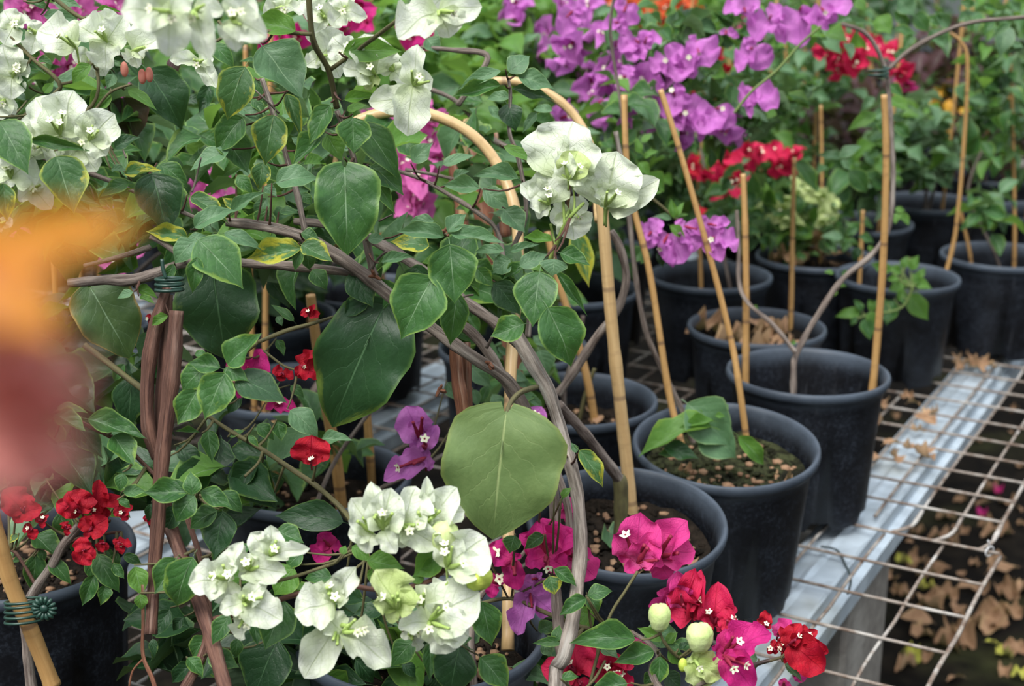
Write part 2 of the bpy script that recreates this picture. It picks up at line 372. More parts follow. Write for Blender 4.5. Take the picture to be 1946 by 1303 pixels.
def leaf_geo(tab, nu, nv, fold, bend, wave, wn, cup=0.0, twist=0.0, pet=.14, seed=0, lobe=0.0, pets=5):
    rs = random.Random(seed); ph = rs.uniform(0, 6.28); ph2 = rs.uniform(0, 6.28); asym = rs.uniform(-.05, .05)
    vs = []; uvs = []; fs = []
    ts = [0, .015, .05, .11, .2, .3, .4, .5, .6, .7, .8, .88, .94, 1] if nv >= 13 else [i/nv for i in range(nv+1)]
    y = z = 0; ang = bend*.4; prev = 0
    for j, t in enumerate(ts):
        dt = t-prev; prev = t
        a = bend*(.4-t*1.6)*(1 if bend else 0); y += math.cos(a)*dt; z += math.sin(a)*dt
        hw = interp(tab, t)*.5
        for i in range(nu+1):
            s = -1+2*i/nu; xx = s*hw
            zz = z+fold*abs(s)**1.15*hw+cup*(s*s)*hw - cup*.0
            zz += wave*hw*abs(s)**2*math.sin(wn*t*6.28+ph+(s > 0)*2.1)
            zz += wave*.35*hw*math.sin(t*9+ph2+s*2.5)
            yy = y-lobe*abs(s)**1.5*(1-t)**6*.5
            xs = xx*(1+asym*(1 if s > 0 else -1))*(1+.05*math.sin(t*14+ph+s))
            c, sn = math.cos(twist*t), math.sin(twist*t)
            vs.append((xs*c-(zz-z)*sn, yy, z+xs*sn+(zz-z)*c)); uvs.append((.5+s*.5, t))
    for j in range(len(ts)-1):
        for i in range(nu):
            a = j*(nu+1)+i; fs.append((a, a+1, a+nu+2, a+nu+1))
    if pet:
        o = len(vs); S = pets
        pp = [(0, -pet, -pet*.55, .010), (0, -pet*.4, -pet*.1, .009), (0, .02, -.004, .011), (0, .3, .3*math.sin(bend*.3)-.006, .006)]
        for k, p in enumerate(pp):
            for i in range(S):
                an = 6.283*i/S; vs.append((p[0]+p[3]*math.cos(an), p[1], p[2]+p[3]*math.sin(an))); uvs.append((.5, .5))
        for k in range(3):
            for i in range(S): fs.append((o+k*S+i, o+k*S+(i+1) % S, o+(k+1)*S+(i+1) % S, o+(k+1)*S+i))
    return vs, fs, uvs
LT = {}
for k in range(8):
    rs = random.Random(50+k)
    LT['leaf%d' % k] = leaf_geo(OV, 8, 13, rs.uniform(.10, .42), rs.uniform(-.1, .75), rs.uniform(.05, .22), rs.uniform(1, 2.2), 0, rs.uniform(-.3, .3), .16, k, lobe=rs.uniform(0, .1))
for k in range(3):
    LT['big%d' % k] = leaf_geo(CD, 10, 13, .12, .35+.1*k, .16, 1.6+.4*k, 0, .1*k, .015, 20+k, lobe=.16)
for k in range(6):
    rs = random.Random(90+k)
    LT['bract%d' % k] = leaf_geo(BR, 8, 13, rs.uniform(-.05, .2), rs.uniform(.2, 1.1), rs.uniform(.28, .55), rs.uniform(1.4, 3.2), rs.uniform(.25, .6), rs.uniform(-.4, .4), 0, 30+k)
for k in range(4):
    rs = random.Random(150+k)
    LT['low%d' % k] = leaf_geo(EL, 4, 6, rs.uniform(.15, .45), rs.uniform(0, .8), .12, 1.5, 0, rs.uniform(-.3, .3), .12, 60+k, pets=3)
for k in range(3):
    rs = random.Random(190+k)
    LT['lbr%d' % k] = leaf_geo(BR, 4, 6, .1, rs.uniform(.3, 1.0), .3, 1.6, rs.uniform(.3, .6), rs.uniform(-.3, .3), 0, 70+k)
MC = {}
def tmesh(t, mat):
    if (t, mat) not in MC:
        mb = MB(); mb.add(*LT[t]); MC[(t, mat)] = mb.mesh(t+'_'+mat, mat)
    return MC[(t, mat)]
def frame(B, T, w, roll=0, view=None, up=.45):
    a = T-B; L = max(a.length, 1e-4); a = a/L
    v = (CAM-B).normalized()*.8+Vector((0, 0, 1))*up if view is None else view
    n = v-a*v.dot(a); n = n.normalized() if n.length > 1e-3 else a.orthogonal().normalized()
    n = Matrix.Rotation(R(roll), 3, a) @ n
    x = a.cross(n)
    M = Matrix(((x.x*w, a.x*L, n.x*L, B.x), (x.y*w, a.y*L, n.y*L, B.y), (x.z*w, a.z*L, n.z*L, B.z), (0, 0, 0, 1)))
    return M
def addleaf(mb, t, M, mi=0):
    vs, fs, uvs = LT[t]
    mb.add([M @ Vector(v) for v in vs], fs, uvs, random.random(), mi)
LM = {'g': 'leaf_green', 'd': 'leaf_dark', 'l': 'leaf_dusty', 'y': 'leaf_yellowing', 'b': 'leaf_bright', 'u': 'leaf_underside', 's': 'leaf_scorched', 'n': 'leaf_brown', 'o': 'leaf_orange', 'p': 'leaf_plum'}
BM = {'w': 'bract_white', 'c': 'bract_cream', 'v': 'bract_purple', 'm': 'bract_magenta', 'k': 'bract_pink', 'r': 'bract_red', 'q': 'bract_crimson', 'o': 'bract_orange', 's': 'bract_salmon', 'j': 'bract_candy'}
NEAR = {}
def leaves(parent, tile, d, spec, skel=None, jit=.02, big=False):
    """one leaf per entry: 'bx by tx ty w roll mat dd'"""
    out = []
    for e in spec.split(';'):
        q = e.split()
        if not q: continue
        bx, by, tx, ty = map(float, q[:4]); w = float(q[4]) if len(q) > 4 else .62
        roll = float(q[5]) if len(q) > 5 else random.uniform(-22, 22)
        mat = q[6] if len(q) > 6 else 'g'; dd = float(q[7])/100 if len(q) > 7 else random.uniform(-jit, jit)
        pb = tp(tile, bx, by); pt = tp(tile, tx, ty)
        L0 = math.hypot(pb[0]-pt[0], pb[1]-pt[1])*d/FPX
        B = at(*pb, d+dd); T = at(*pt, d+dd-random.uniform(-.12, .28)*L0)
        L = (T-B).length
        t = 'big%d' % random.randrange(3) if big else 'leaf%d' % random.randrange(8)
        o = ob('leaf', tmesh(t, LM[mat]), parent, frame(B, T, w*L0*1.04, roll))
        out.append(o); NEAR.setdefault(parent.name, []).append((B, T))
    return out
def tubeflower(mb, B, T, r, mi_t, mi_s, star=True):
    a = (T-B); L = a.length; a = a.normalized()
    P = [B, B+a*L*.35, B+a*L*.75, T]
    tube(mb, [(*P[0], r*.5), (*P[1], r*1.25), (*P[2], r*.75), (*P[3], r*.9)], 6, 8, mi=mi_t)
    if star:
        x = a.orthogonal().normalized(); y = a.cross(x); vs = [T+a*r*.2]; k0 = random.uniform(0, 1)
        for k in range(20):
            an = 2*math.pi*k/20+k0; q = r*(2.5 if k % 4 in (0, 1) else 1.7)
            vs.append(T+(x*math.cos(an)+y*math.sin(an))*q+a*r*(.9 if k % 4 in (0, 1) else .3))
        mb.add(vs, [(0, 1+k, 1+(k+1) % 20) for k in range(20)], None, 0, mi_s)
        sphere(mb, T+a*r*.3, r*.55, mi=mi_t, nu=6, nv=4)
def flower(parent, tile, d, spec, col, tubes=3, ts=1.0, name='flower', red=False):
    """'cx cy dd : tx ty w roll [mat] / tx ty w ...' -> one flower part with bracts as sub-parts"""
    for e in spec.split(';'):
        if not e.strip(): continue
        c, b = e.split(':'); c = c.split(); pc = tp(tile, float(c[0]), float(c[1])); dd = float(c[2])/100 if len(c) > 2 else 0
        Bc = at(*pc, d+dd); tips = []
        for s in b.split('/'):
            q = s.split(); pt = tp(tile, float(q[0]), float(q[1])); w = float(q[2]) if len(q) > 2 else .8
            roll = float(q[3]) if len(q) > 3 else random.uniform(-18, 18); mt = q[4] if len(q) > 4 else col
            L0 = math.hypot(pc[0]-pt[0], pc[1]-pt[1])*d/FPX
            T = at(*pt, d+dd-random.uniform(.05, .45)*L0)
            tips.append((T, w*L0*1.4, roll, mt, L0))
        mb = MB(); avg = sum((t[0] for t in tips), Vector())/len(tips)
        Lm = max(t[4] for t in tips)
        tube(mb, [(*(Bc+Vector((0, .004, -Lm*.35))), .0008), (*(Bc+Vector((0, .002, -Lm*.1))), .0009), (*Bc, .0014)], 5, 5)
        for k in range(tubes):
            v = (CAM-Bc).normalized()*.55+(avg-Bc).normalized()*.5+Vector((random.uniform(-.5, .5), random.uniform(-.3, .3), random.uniform(-.2, .6)))
            tubeflower(mb, Bc, Bc+v.normalized()*min(max(Lm*random.uniform(.45, .6), .008), .02)*ts, .0012*ts, 0, 1, random.random() < .42)
        f = ob(name, mb.mesh('flower', ['tube_red' if red else 'tube_green', 'star_white']), parent)
        for T, w, roll, mt, L0 in tips:
            ob('bract', tmesh('bract%d' % random.randrange(6), BM[mt]), f, frame(Bc, T, w, roll, up=.25))
def bgflower_mesh(k, mat, red=True):
    mb = MB(); rs = random.Random(k)
    for b in range(3):
        an = b*2.094+rs.uniform(-.3, .3); el = rs.uniform(.25, .8)
        T = Vector((math.cos(an)*math.cos(el), math.sin(an)*math.cos(el), math.sin(el)))
        addleaf(mb, 'lbr%d' % rs.randrange(3), frame(Vector(), T, .85, rs.uniform(-25, 25), view=Vector((0, 0, 1))), 0)
    tubeflower(mb, Vector(), Vector((.1, .05, .5)), .035, 1, 2)
    tubeflower(mb, Vector(), Vector((-.1, -.1, .48)), .035, 1, 2)
    return mb.mesh('blossom', [mat, 'tube_red' if red else 'tube_green', 'star_white'])
BGF = {}
def bgflowers(parent, pts, col, size, d, jd=.05):
    """free blossoms, one mesh each (too small to show parts)"""
    key = BM[col]
    for k in range(5):
        if (key, k) not in BGF: BGF[(key, k)] = bgflower_mesh(300+k, key, col not in 'wc')
    for p in pts:
        c = at(p[0], p[1], d+random.uniform(-jd, jd)); s = (p[2] if len(p) > 2 else size)*d/FPX*.62
        v = (CAM-c).normalized()*.7+Vector((random.uniform(-1, 1), random.uniform(-.3, .3), random.uniform(-1, .8)))
        q = v.to_track_quat('Z', 'Y'); M = Matrix.Translation(c) @ q.to_matrix().to_4x4() @ Matrix.Rotation(random.uniform(0, 6.28), 4, 'Z') @ Matrix.Scale(s*random.uniform(.85, 1.15), 4)
        ob('flower', BGF[(key, random.randrange(5))], parent, M)
def foliage(parent, blobs, mat, size, name='foliage', twigs=True, stem='stem_green', kind='stuff', droop=.3):
    """blobs: (px,py,rx,ry,depth,rz,count)"""
    mb = MB(); ms = ['leaf_dusty', LM.get(mat, mat), 'leaf_bright'] if mat in 'gdlb' else [LM.get(mat, mat)]
    for (px, py, rx, ry, d, rz, n) in blobs:
        for i in range(n):
            while True:
                u, v, w = (random.uniform(-1, 1) for _ in range(3))
                if u*u+v*v+w*w < 1: break
            P = at(px+u*rx, py+v*ry, d+w*rz)
            if P.z < BZ+.03: continue
            L = size*random.uniform(.6, 1.25)
            a = Vector((random.gauss(0, 1), random.gauss(0, .8), random.gauss(-droop, .6))).normalized()
            nr = Vector((random.gauss(0, .5), random.gauss(-.3, .5), 1))
            r = random.random(); mi = 0 if len(ms) == 1 else (1 if r < .68 else (0 if r < .85 else 2))
            addleaf(mb, 'low%d' % random.randrange(4), frame(P, P+a*L, L*random.uniform(.5, .72), random.uniform(-25, 25), view=nr), mi)
    o = ob(name, mb.mesh('foliage', ms), parent)
    if kind: o['kind'] = kind
    return o
def tubes(name, parent, mat, paths, d=None, sides=8, wob=.06, nodes=0, flute=.0, one=True):
    """paths: list of lists of (px,py,depth,radius_mm)"""
    mb = MB(); res = []
    for path in paths:
        pts = [(*at(p[0], p[1], p[2]), p[3]/1000) for p in path]
        V = tube(mb, pts, sides, nodes=nodes, wob=wob, flute=flute); res.append(V)
        if not one:
            ob(name, mb.mesh(name, mat), parent); mb = MB()
    if one: ob(name, mb.mesh(name, mat), parent)
    return res
def twigs_to(parent, skel, mat='bark_brown', rmax=.13, r=.0011):
    pts = [p for V in skel for p in V]; n = 0
    for B, T in NEAR.get(parent.name, []):
        a = (B-T).normalized(); s = B+a*(B-T).length*.12
        q = min(pts, key=lambda p: (p-s).length)
        dd = (q-s).length
        if .004 < dd < rmax:
            mid = (q+s)/2+Vector((0, 0, -.1*dd)); mb = MB(); tube(mb, [(*q, r*1.5), (*mid, r*1.1), (*s, r*.7)], 5, 5); n += 1; ob('twig', mb.mesh('twig', mat), parent)
            if n > 90: break

# ------------------------------------------------------------------ pots
def pot_mesh(D, H, seed=0):
    mb = MB(); S = 56; r = D/2; rs = random.Random(seed)
    prof = [(r*.80, 0), (r*.815, .012), (r*.90, H-.040), (r*.905, H-.030), (r*.93, H-.020), (r*.945, H-.014), (r*.975, H-.0125), (r*.995, H-.009), (r, H-.005), (r*.99, H-.001), (r*.97, H), (r*.945, H-.0015), (r*.925, H-.006), (r*.905, H-.016), (r*.885, H-.04), (r*.80, .02), (r*.78, .012), (0.001, .012)]
    vs = []; fs = []
    for j, (q, z) in enumerate(prof):
        for k in range(S):
            an = 2*math.pi*k/S; zz = z-H
            if j == 0: zz = z-H+(.014 if (k+seed) % 9 in (0, 1, 2) else 0)
            vs.append((q*math.cos(an)*(1+.006*math.sin(2*an+seed)), q*math.sin(an), zz))
    for j in range(len(prof)-1):
        for k in range(S):
            k2 = (k+1) % S; fs.append((j*S+k, j*S+k2, (j+1)*S+k2, (j+1)*S+k))
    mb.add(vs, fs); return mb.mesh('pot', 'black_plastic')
def soil_mesh(r, mat, seed):
    mb = MB(); rs = random.Random(seed); rings = 12; S = 36
    vs = [(0, 0, 0)]; fs = []
    for j in range(1, rings+1):
        for k in range(S):
            an = 6.283*k/S; q = r*j/rings; vs.append((q*math.cos(an), q*math.sin(an), rs.uniform(-.003, .0035)+(.004 if j == rings else 0)))
    for k in range(S): fs.append((0, 1+k, 1+(k+1) % S))
    for j in range(rings-1):
        for k in range(S):
            k2 = (k+1) % S; a = 1+j*S; fs.append((a+k, a+S+k, a+S+k2, a+k2))
    mb.add(vs, fs)
    ms = [mat, 'bark_chip']
    for i in range(220):
        an = rs.uniform(0, 6.28); q = r*math.sqrt(rs.random())*.95; s = rs.uniform(.002, .006)
        sphere(mb, (q*math.cos(an), q*math.sin(an), .002), s, (rs.uniform(.6, 1.4), rs.uniform(.6, 1.4), .5), 5, 3, 1 if rs.random() < .3 else 0)
    return mb.mesh('soil', ms)
PID = [0]; RIMS = []; CUR = [None]
def potted(name, cx, cy, label, cat, D=.207, H=.185, soil='soil', depth_soil=.045, tilt=(0, 0), group=None, pos=None):
    """rim centre seen at (cx,cy) on the plane bench+H"""
    PID[0] += 1
    lift = abs(math.sin(R(tilt[0])))*D*.40-(1-math.cos(R(tilt[0])))*H
    rim = on(cx, cy, BZ+.006+H+lift) if pos is None else Vector((pos[0], pos[1], BZ+.006+H))
    CUR[0] = rim
    base = Vector((rim.x, rim.y, BZ+.006)); RIMS.append((rim.x, rim.y))
    t = thing(name, base, label, cat, group)
    ro = Matrix.Rotation(R(tilt[0]), 4, 'X') @ Matrix.Rotation(R(tilt[1]), 4, 'Y')
    M = Matrix.Translation(rim) @ ro
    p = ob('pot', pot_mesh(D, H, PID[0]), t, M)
    s = ob('soil', soil_mesh(D/2*.86, soil, PID[0]), p, M @ Matrix.Translation((0, 0, -depth_soil)))
    return t, rim
def soilpt(rim, dx, dy, ds=.045): return Vector((rim.x+dx, rim.y+dy, rim.z-ds))

def ay(px, py, Y):
    r = FX + RX*((px-973)/FPX) + UX*(-(py-651.5)/FPX)
    return CAM + r*(Y/r.y)
def stake(parent, pts, base=None, Y=None, r=3.5, mat='bamboo', nodes=.16, name='bamboo_stake', dY=0.0, wob=.03, taper=.8, sides=10):
    """pts bottom -> top in pixels; base: world point the stake stands on; the stake keeps the world depth Y (+dY at the top)"""
    if base is not None:
        c = CUR[0]; v = Vector((base.x-c.x, base.y-c.y, 0))
        if v.length > .072:
            v = v*(.072/v.length); base = Vector((c.x+v.x, c.y+v.y, base.z))
            a1 = ay(*pts[0], base.y); a2 = ay(*pts[1], base.y)
            if a1.z < base.z+.01: pts = pts[1:]; a1 = a2; a2 = ay(*pts[min(1, len(pts)-1)], base.y)
            if abs(a1.z-a2.z) > 1e-4:
                base.x = a1.x+(a1.x-a2.x)*(base.z-a1.z)/(a1.z-a2.z)
                base.x = min(max(base.x, c.x-.082), c.x+.082)
    Y0 = base.y if base is not None else Y
    P = []
    n = len(pts)
    for i, p in enumerate(pts):
        v = ay(p[0], p[1], Y0+dY*i/max(n-1, 1)); P.append((*v, r/1000*(1-(1-taper)*i/max(n-1, 1))))
    if base is not None: P.insert(0, (base.x, base.y, base.z-.02, r/1000))
    mb = MB(); V = tube(mb, P, sides, n=max(24, 7*len(P)), nodes=nodes, wob=wob)
    ob(name, mb.mesh(name, mat), parent)
    return V

# ================================================================== SETTING
mb = MB(); boxm(mb, [Vector(p) for p in ((-9, -3, -.05), (-9, 16, -.05), (9, 16, -.05), (9, -3, -.05), (-9, -3, 0), (-9, 16, 0), (9, 16, 0), (9, -3, 0))]); mb.smooth = False
tag(ob('ground', mb.mesh('ground', 'damp_ground')), None, None, kind='structure')

# wire mesh panels
def wirepanel(o, ecell, ncell, n0, n1, e0, e1, z, seed, label, extra=None, r=.0021):
    mb = MB(); rs = random.Random(seed)
    def wig(a, b): return .0011*math.sin(a*31+seed)+.0008*math.sin(b*47+seed*2)
    i = 0; e = e1
    while e >= e0-1e-6:
        pts = []; st = 22; off = rs.uniform(-.0012, .0012)
        for k in range(st+1):
            n = n0+(n1-n0)*k/st; p = bp(e+off+wig(n, e), n, z+wig(e*2, n)-(.0 if e == e1 else 0), o); pts.append((*p, r*(1.25 if i == 0 else 1)))
        tube(mb, pts, 6, 44, wob=.06, cap=True); e -= ecell; i += 1
    k = 0; n = n0 if extra is None else extra
    while n <= n1+1e-6:
        off = rs.uniform(-.0015, .0015); pts = []
        for q in range(21):
            e = e0+(e1-e0)*q/20; p = bp(e, n+off+wig(e, n), z+.0035+wig(n*3, e), o); pts.append((*p, r))
        tube(mb, pts, 6, 40, wob=.06); n += ncell; k += 1
    return ob('wire_mesh_panel', mb.mesh('wire_mesh_panel', 'wire_rusty')), label
p1, _ = wirepanel(O1, .0502, .0765, -.045, 3.6, -2.6, 0, BZ, 1, '', extra=0.0)
tag(p1, 'rusty welded wire mesh of small cells under the rows of pots behind the join', 'wire mesh')
p2, _ = wirepanel(O2, .0703, .0936, -1.25, 0.0, -2.6, 0, BZ-.0005, 2, '', extra=-.0936*13)
tag(p2, 'rusty welded wire mesh of wide cells nearest the viewer, before the join', 'wire mesh')
# bent-over wire ends of the join and the tie wire
mb = MB()
for k, e in enumerate((0, -.0502, -.1004)):
    a = bp(e, .0, BZ+.001, O1); b = bp(e, -.055, BZ+.001, O1); c = bp(e-.012-.004*k, -.082, BZ-.002, O1)
    tube(mb, [(*a, .0026), (*b, .0026), (*c, .0024)], 6, 10)
ob('bent_wire', mb.mesh('bent_wire', 'wire_rusty'), p1)
mb = MB(); c = bp(-.012, 0, BZ+.003, O2)
tube(mb, [(*(c+Vector((.006*math.cos(a*.8), .004*math.cos(a*.8), .006*math.sin(a*.8)+.001))), .0012) for a in range(12)], 5, 40)
tube(mb, [(*(c+Vector((0, 0, .006))), .0012), (*(c+Vector((-.004, -.003, .017))), .0012)], 5, 4)
tag(ob('tie_wire', mb.mesh('tie_wire', 'tie_white')), 'short twist of pale wire tying the two mesh panels at their outer edge', 'wire')
# dark tie wire over the beam
mb = MB()
Q = [(1560, 1038), (1590, 1045), (1606, 1072), (1617, 1100), (1611, 1128)]
tube(mb, [(*on(x, y, BZ+.004-.004*i), .0015) for i, (x, y) in enumerate(Q)], 6, 24)
tag(ob('tie_wire', mb.mesh('tie_wire', 'tie_dark')), 'dark bent wire looped over the steel rail beside the tall black pot', 'wire')

def rail(e0, e1, n0, n1, label):
    """folded channel with a soft ridge"""
    mb = MB(); w = e1-e0
    prof = [(e0, -.050), (e0, -.009), (e0+w*.06, -.006), (e0+w*.42, -.005), (e0+w*.52, -.0025), (e0+w*.62, -.005), (e0+w*.96, -.006), (e1, -.009), (e1+.001, -.028), (e1+.012, -.030), (e1+.013, -.052), (e1-.004, -.052), (e1-.005, -.034), (e1-.012, -.016), (e0+.01, -.016), (e0+.01, -.050)]
    vs = []; fs = []; st = 60; K = len(prof)
    for j in range(st+1):
        n = n0+(n1-n0)*j/st
        for k, (e, z) in enumerate(prof):
            vs.append(bp(e, n, BZ+z-.0035+(.0012*math.sin(j*1.9+k) if 1 < k < 7 else 0)))
    for j in range(st):
        for k in range(K):
            k2 = (k+1) % K; fs.append((j*K+k, j*K+k2, (j+1)*K+k2, (j+1)*K+k))
    fs.append(tuple(range(K))); fs.append(tuple(st*K+k for k in range(K))[::-1]); mb.smooth = False
    mb.add(vs, fs); o = ob('steel_rail', mb.mesh('steel_rail', 'galvanised_steel')); return tag(o, label, 'rail')
rail(-.215, -.142, -1.15, 1.05, 'pale galvanised steel rail under the mesh along the open bench edge')
rail(-1.03, -.93, -1.15, 3.4, 'second galvanised steel rail glimpsed under the mesh behind the red and white blossoms')
rail(-1.9, -1.82, -1.15, 3.4, 'far steel rail under the mesh at the left side of the bench')

def post(e0, e1, n0, n1, label):
    mb = MB(); b = .006
    top = BZ-.055
    prof = [(e0+b, n0), (e1-b, n0), (e1, n0+b), (e1, n1-b), (e1-b, n1), (e0+b, n1), (e0, n1-b), (e0, n0+b)]
    vs = []; fs = []
    for z, s in ((0, 0), (top-b, 0), (top, b)):
        for (e, n) in prof:
            cx, cn = (e0+e1)/2, (n0+n1)/2
            vs.append(bp(e-(s if e > cx else -s), n-(s if n > cn else -s), z))
    for j in range(2):
        for k in range(8): fs.append((j*8+k, j*8+(k+1) % 8, j*8+8+(k+1) % 8, j*8+8+k))
    fs.append(tuple(16+k for k in range(8))); mb.smooth = False
    mb.add(vs, fs); return tag(ob('concrete_post', mb.mesh('concrete_post', 'concrete')), label, 'post')
post(-.27, -.135, -.205, -.005, 'square grey concrete post carrying the steel rail at the bench edge')
post(-1.04, -.92, -.30, -.115, 'concrete post under the second rail, hidden behind the plants')
post(-.25, -.135, 2.2, 2.38, 'concrete post under the far end of the edge rail')
post(-1.04, -.92, 1.9, 2.08, 'concrete post under the second rail towards the back of the bench')
post(-1.93, -1.8, -.3, -.1, 'concrete post under the far left rail')
post(-1.93, -1.8, 1.9, 2.08, 'rear concrete post under the far left rail')

# fallen leaves on the ground
def flatleaf(P, size, mat, name, yaw, tilt=15):
    a = Vector((math.cos(yaw), math.sin(yaw), random.uniform(-.12, .25))); L = size
    M = frame(P, P+a*L, L*random.uniform(.5, .75), random.uniform(-tilt, tilt), view=Vector((0, 0, 1)))
    return ob(name, tmesh(random.choice(['bract%d', 'bract%d', 'leaf%d']) % random.randrange(6), mat), None, M)
GL = 'dry brown leaf lying among others on the dark ground below the bench edge'
spots = [(1760, 1085, .05), (1770, 1180, .06), (1790, 1160, .05), (1800, 1195, .07), (1825, 1185, .06), (1850, 1175, .06), (1870, 1130, .06), (1895, 1115, .05), (1930, 1130, .06), (1760, 1130, .05), (1820, 1140, .05), (1840, 1200, .05), (1745, 1060, .045), (1890, 1180, .05), (1730, 1205, .05), (1740, 1265, .04), (1830, 1285, .04), (1925, 1010, .07), (1880, 1085, .06), (1910, 1060, .04), (1780, 985, .05), (1855, 960, .04), (1810, 1020, .05), (1905, 1230, .04), (1700, 1120, .04), (1940, 1175, .05), (1775, 1215, .06), (1865, 1155, .05), (1815, 1165, .05), (1895, 935, .05), (1720, 1010, .05), (1760, 1010, .04), (1925, 960, .05), (1660, 1000, .05), (1850, 1110, .04), (1790, 1095, .05)]
for x, y, s in spots:
    P = on(x, y, .008); tag(flatleaf(P, s*1.15, 'leaf_dry', 'fallen_leaf', random.uniform(0, 6.28), 30), GL, 'leaf', 'dry leaves on the ground')
for i in range(45):
    P = on(random.uniform(1500, 1946), random.uniform(700, 1303), .006)
    tag(flatleaf(P, random.uniform(.02, .045), 'leaf_dry', 'fallen_leaf', random.uniform(0, 6.28), 25), GL, 'leaf', 'dry leaves on the ground')
for x, y, s, l in ((1712, 1240, .045, 'bright yellow-green leaf on the bare ground beside the concrete post'), (1873, 1218, .03, 'small round yellow leaf on the ground below the pile of brown leaves'), (1893, 1242, .04, 'pale greenish leaf beside the small round yellow one on the ground'), (1740, 1115, .05, 'yellow leaf on the ground beside the concrete post, near the brown pile'), (1922, 1285, .04, 'pale green leaf on the ground in the bottom corner beyond the mesh'), (1700, 1065, .04, 'yellow-green leaf seen through the wide mesh just right of the post top')):
    tag(flatleaf(on(x, y, .012), s, 'leaf_fallen_yellow', 'fallen_leaf', random.uniform(-.5, .5), 8), l, 'leaf')
for x, y in ((1893, 937), (1862, 982)):
    P = on(x, y, .008); o = ob('fallen_bract', tmesh('bract1', 'bract_magenta'), None, frame(P, P+Vector((.02, .03, .01)), .025, 5, view=Vector((0, 0, 1)))); tag(o, 'magenta bract fallen on the dark ground, seen through the small mesh cells', 'petal', 'fallen bracts')
for i in range(26):   # debris on the mesh between the pots
    x = random.uniform(1655, 1780); y = random.uniform(700, 880)
    if i < 8: x, y = random.uniform(1800, 1865), random.uniform(672, 705)
    P = on(x, y, BZ+.008); tag(flatleaf(P, random.uniform(.02, .04), 'leaf_dry', 'dry_leaf', random.uniform(0, 6.28), 40), 'crumpled dry leaf caught on the wire mesh between the pots and the rail', 'leaf', 'dry leaves on the mesh')

# ================================================================== POTTED PLANTS WITH VISIBLE POTS
def dryon(rim, n, cat, label, group, seed, size=.03, ds=.04, R_=.07):
    rs = random.Random(seed)
    for i in range(n):
        an = rs.uniform(0, 6.28); q = R_*math.sqrt(rs.random())
        P = Vector((rim.x+q*math.cos(an), rim.y+q*math.sin(an), rim.z-ds))
        tag(flatleaf(P, size*rs.uniform(.6, 1.2), 'leaf_dry', 'dry_leaf', rs.uniform(0, 6.28), 30), label, cat, group)

# P1 nearest right pot, cut stem, cane
t, rim = potted('potted_cutting', 1192, 982, 'black pot with a pruned grey stem and tall cane, just right of the grey trunk', 'potted plant', tilt=(9, 2), D=.192, depth_soil=.036)
stake(t, [(1196, 930), (1180, 780), (1163, 620), (1147, 430), (1141, 350)], on(1200, 968, rim.z-.05), r=6.6, mat='bamboo_pale', taper=.85, dY=.02)
b = soilpt(rim, -.005, .01, .036)
V = stake(t, [(1180, 935), (1174, 905)], b, r=7, mat='stem_olive', nodes=0, name='stem', wob=.1)
V = stake(t, [(1178, 912), (1140, 860), (1100, 810), (1062, 768)], Y=b.y, r=5.5, mat='bark_grey', nodes=0, name='branch', wob=.1, dY=-.06)
V = stake(t, [(1060, 748), (1085, 715), (1130, 645), (1172, 590), (1190, 530), (1178, 470), (1160, 440)], Y=b.y+.1, r=4.8, mat='bark_grey', nodes=0, name='branch', wob=.12)
dryon(rim, 9, 'leaf', 'curled tan leaf on the dark soil of the pot with the cut stem', 'dry leaves in the nearest right pot', 4, .028)
o = flatleaf(on(1158, 1040, rim.z-.03), .05, 'leaf_dusty', 'fallen_leaf', 1.1); tag(o, 'grey-green fallen leaf on the soil at the foot of the cut stem', 'leaf')
# P2
t, rim = potted('potted_bougainvillea', 1380, 840, 'black pot with mossy soil, large drooping green leaves and three thin canes, second from the front', 'potted plant', soil='soil_mossy', D=.203, tilt=(7, 0), H=.187, depth_soil=.036)
stake(t, [(1296, 850), (1270, 740), (1235, 520), (1195, 350), (1186, 180)], on(1303, 888, rim.z-.045), r=4.1, dY=.06)
stake(t, [(1405, 735), (1388, 640), (1350, 490), (1290, 280), (1255, 170)], on(1427, 825, rim.z-.045), r=3.8, dY=.04)
stake(t, [(1300, 790), (1262, 710), (1225, 620), (1205, 500), (1190, 360), (1170, 250)], on(1345, 838, rim.z-.045), r=3.3, mat='bark_grey', nodes=0, name='stem', wob=.12)
leaves(t, 'F', 1.5, '1345 812 1205 850 .42 30 b; 1310 770 1395 850 .8 10 l; 1330 815 1415 868 .85 0 l; 1405 830 1465 892 .4 10 b; 1265 850 1330 870 .5 0 d; 1355 800 1290 812 .3 20 b; 1370 785 1385 765 .7; 1345 785 1330 765 .7 0 b; 1360 790 1380 790 .6 0 b; 1300 855 1250 862 .6 0 g', jit=.01)
dryon(rim, 5, 'leaf', 'small tan leaf on the mossy soil under the drooping green leaves', 'dry leaves in the mossy pot', 5, .025)
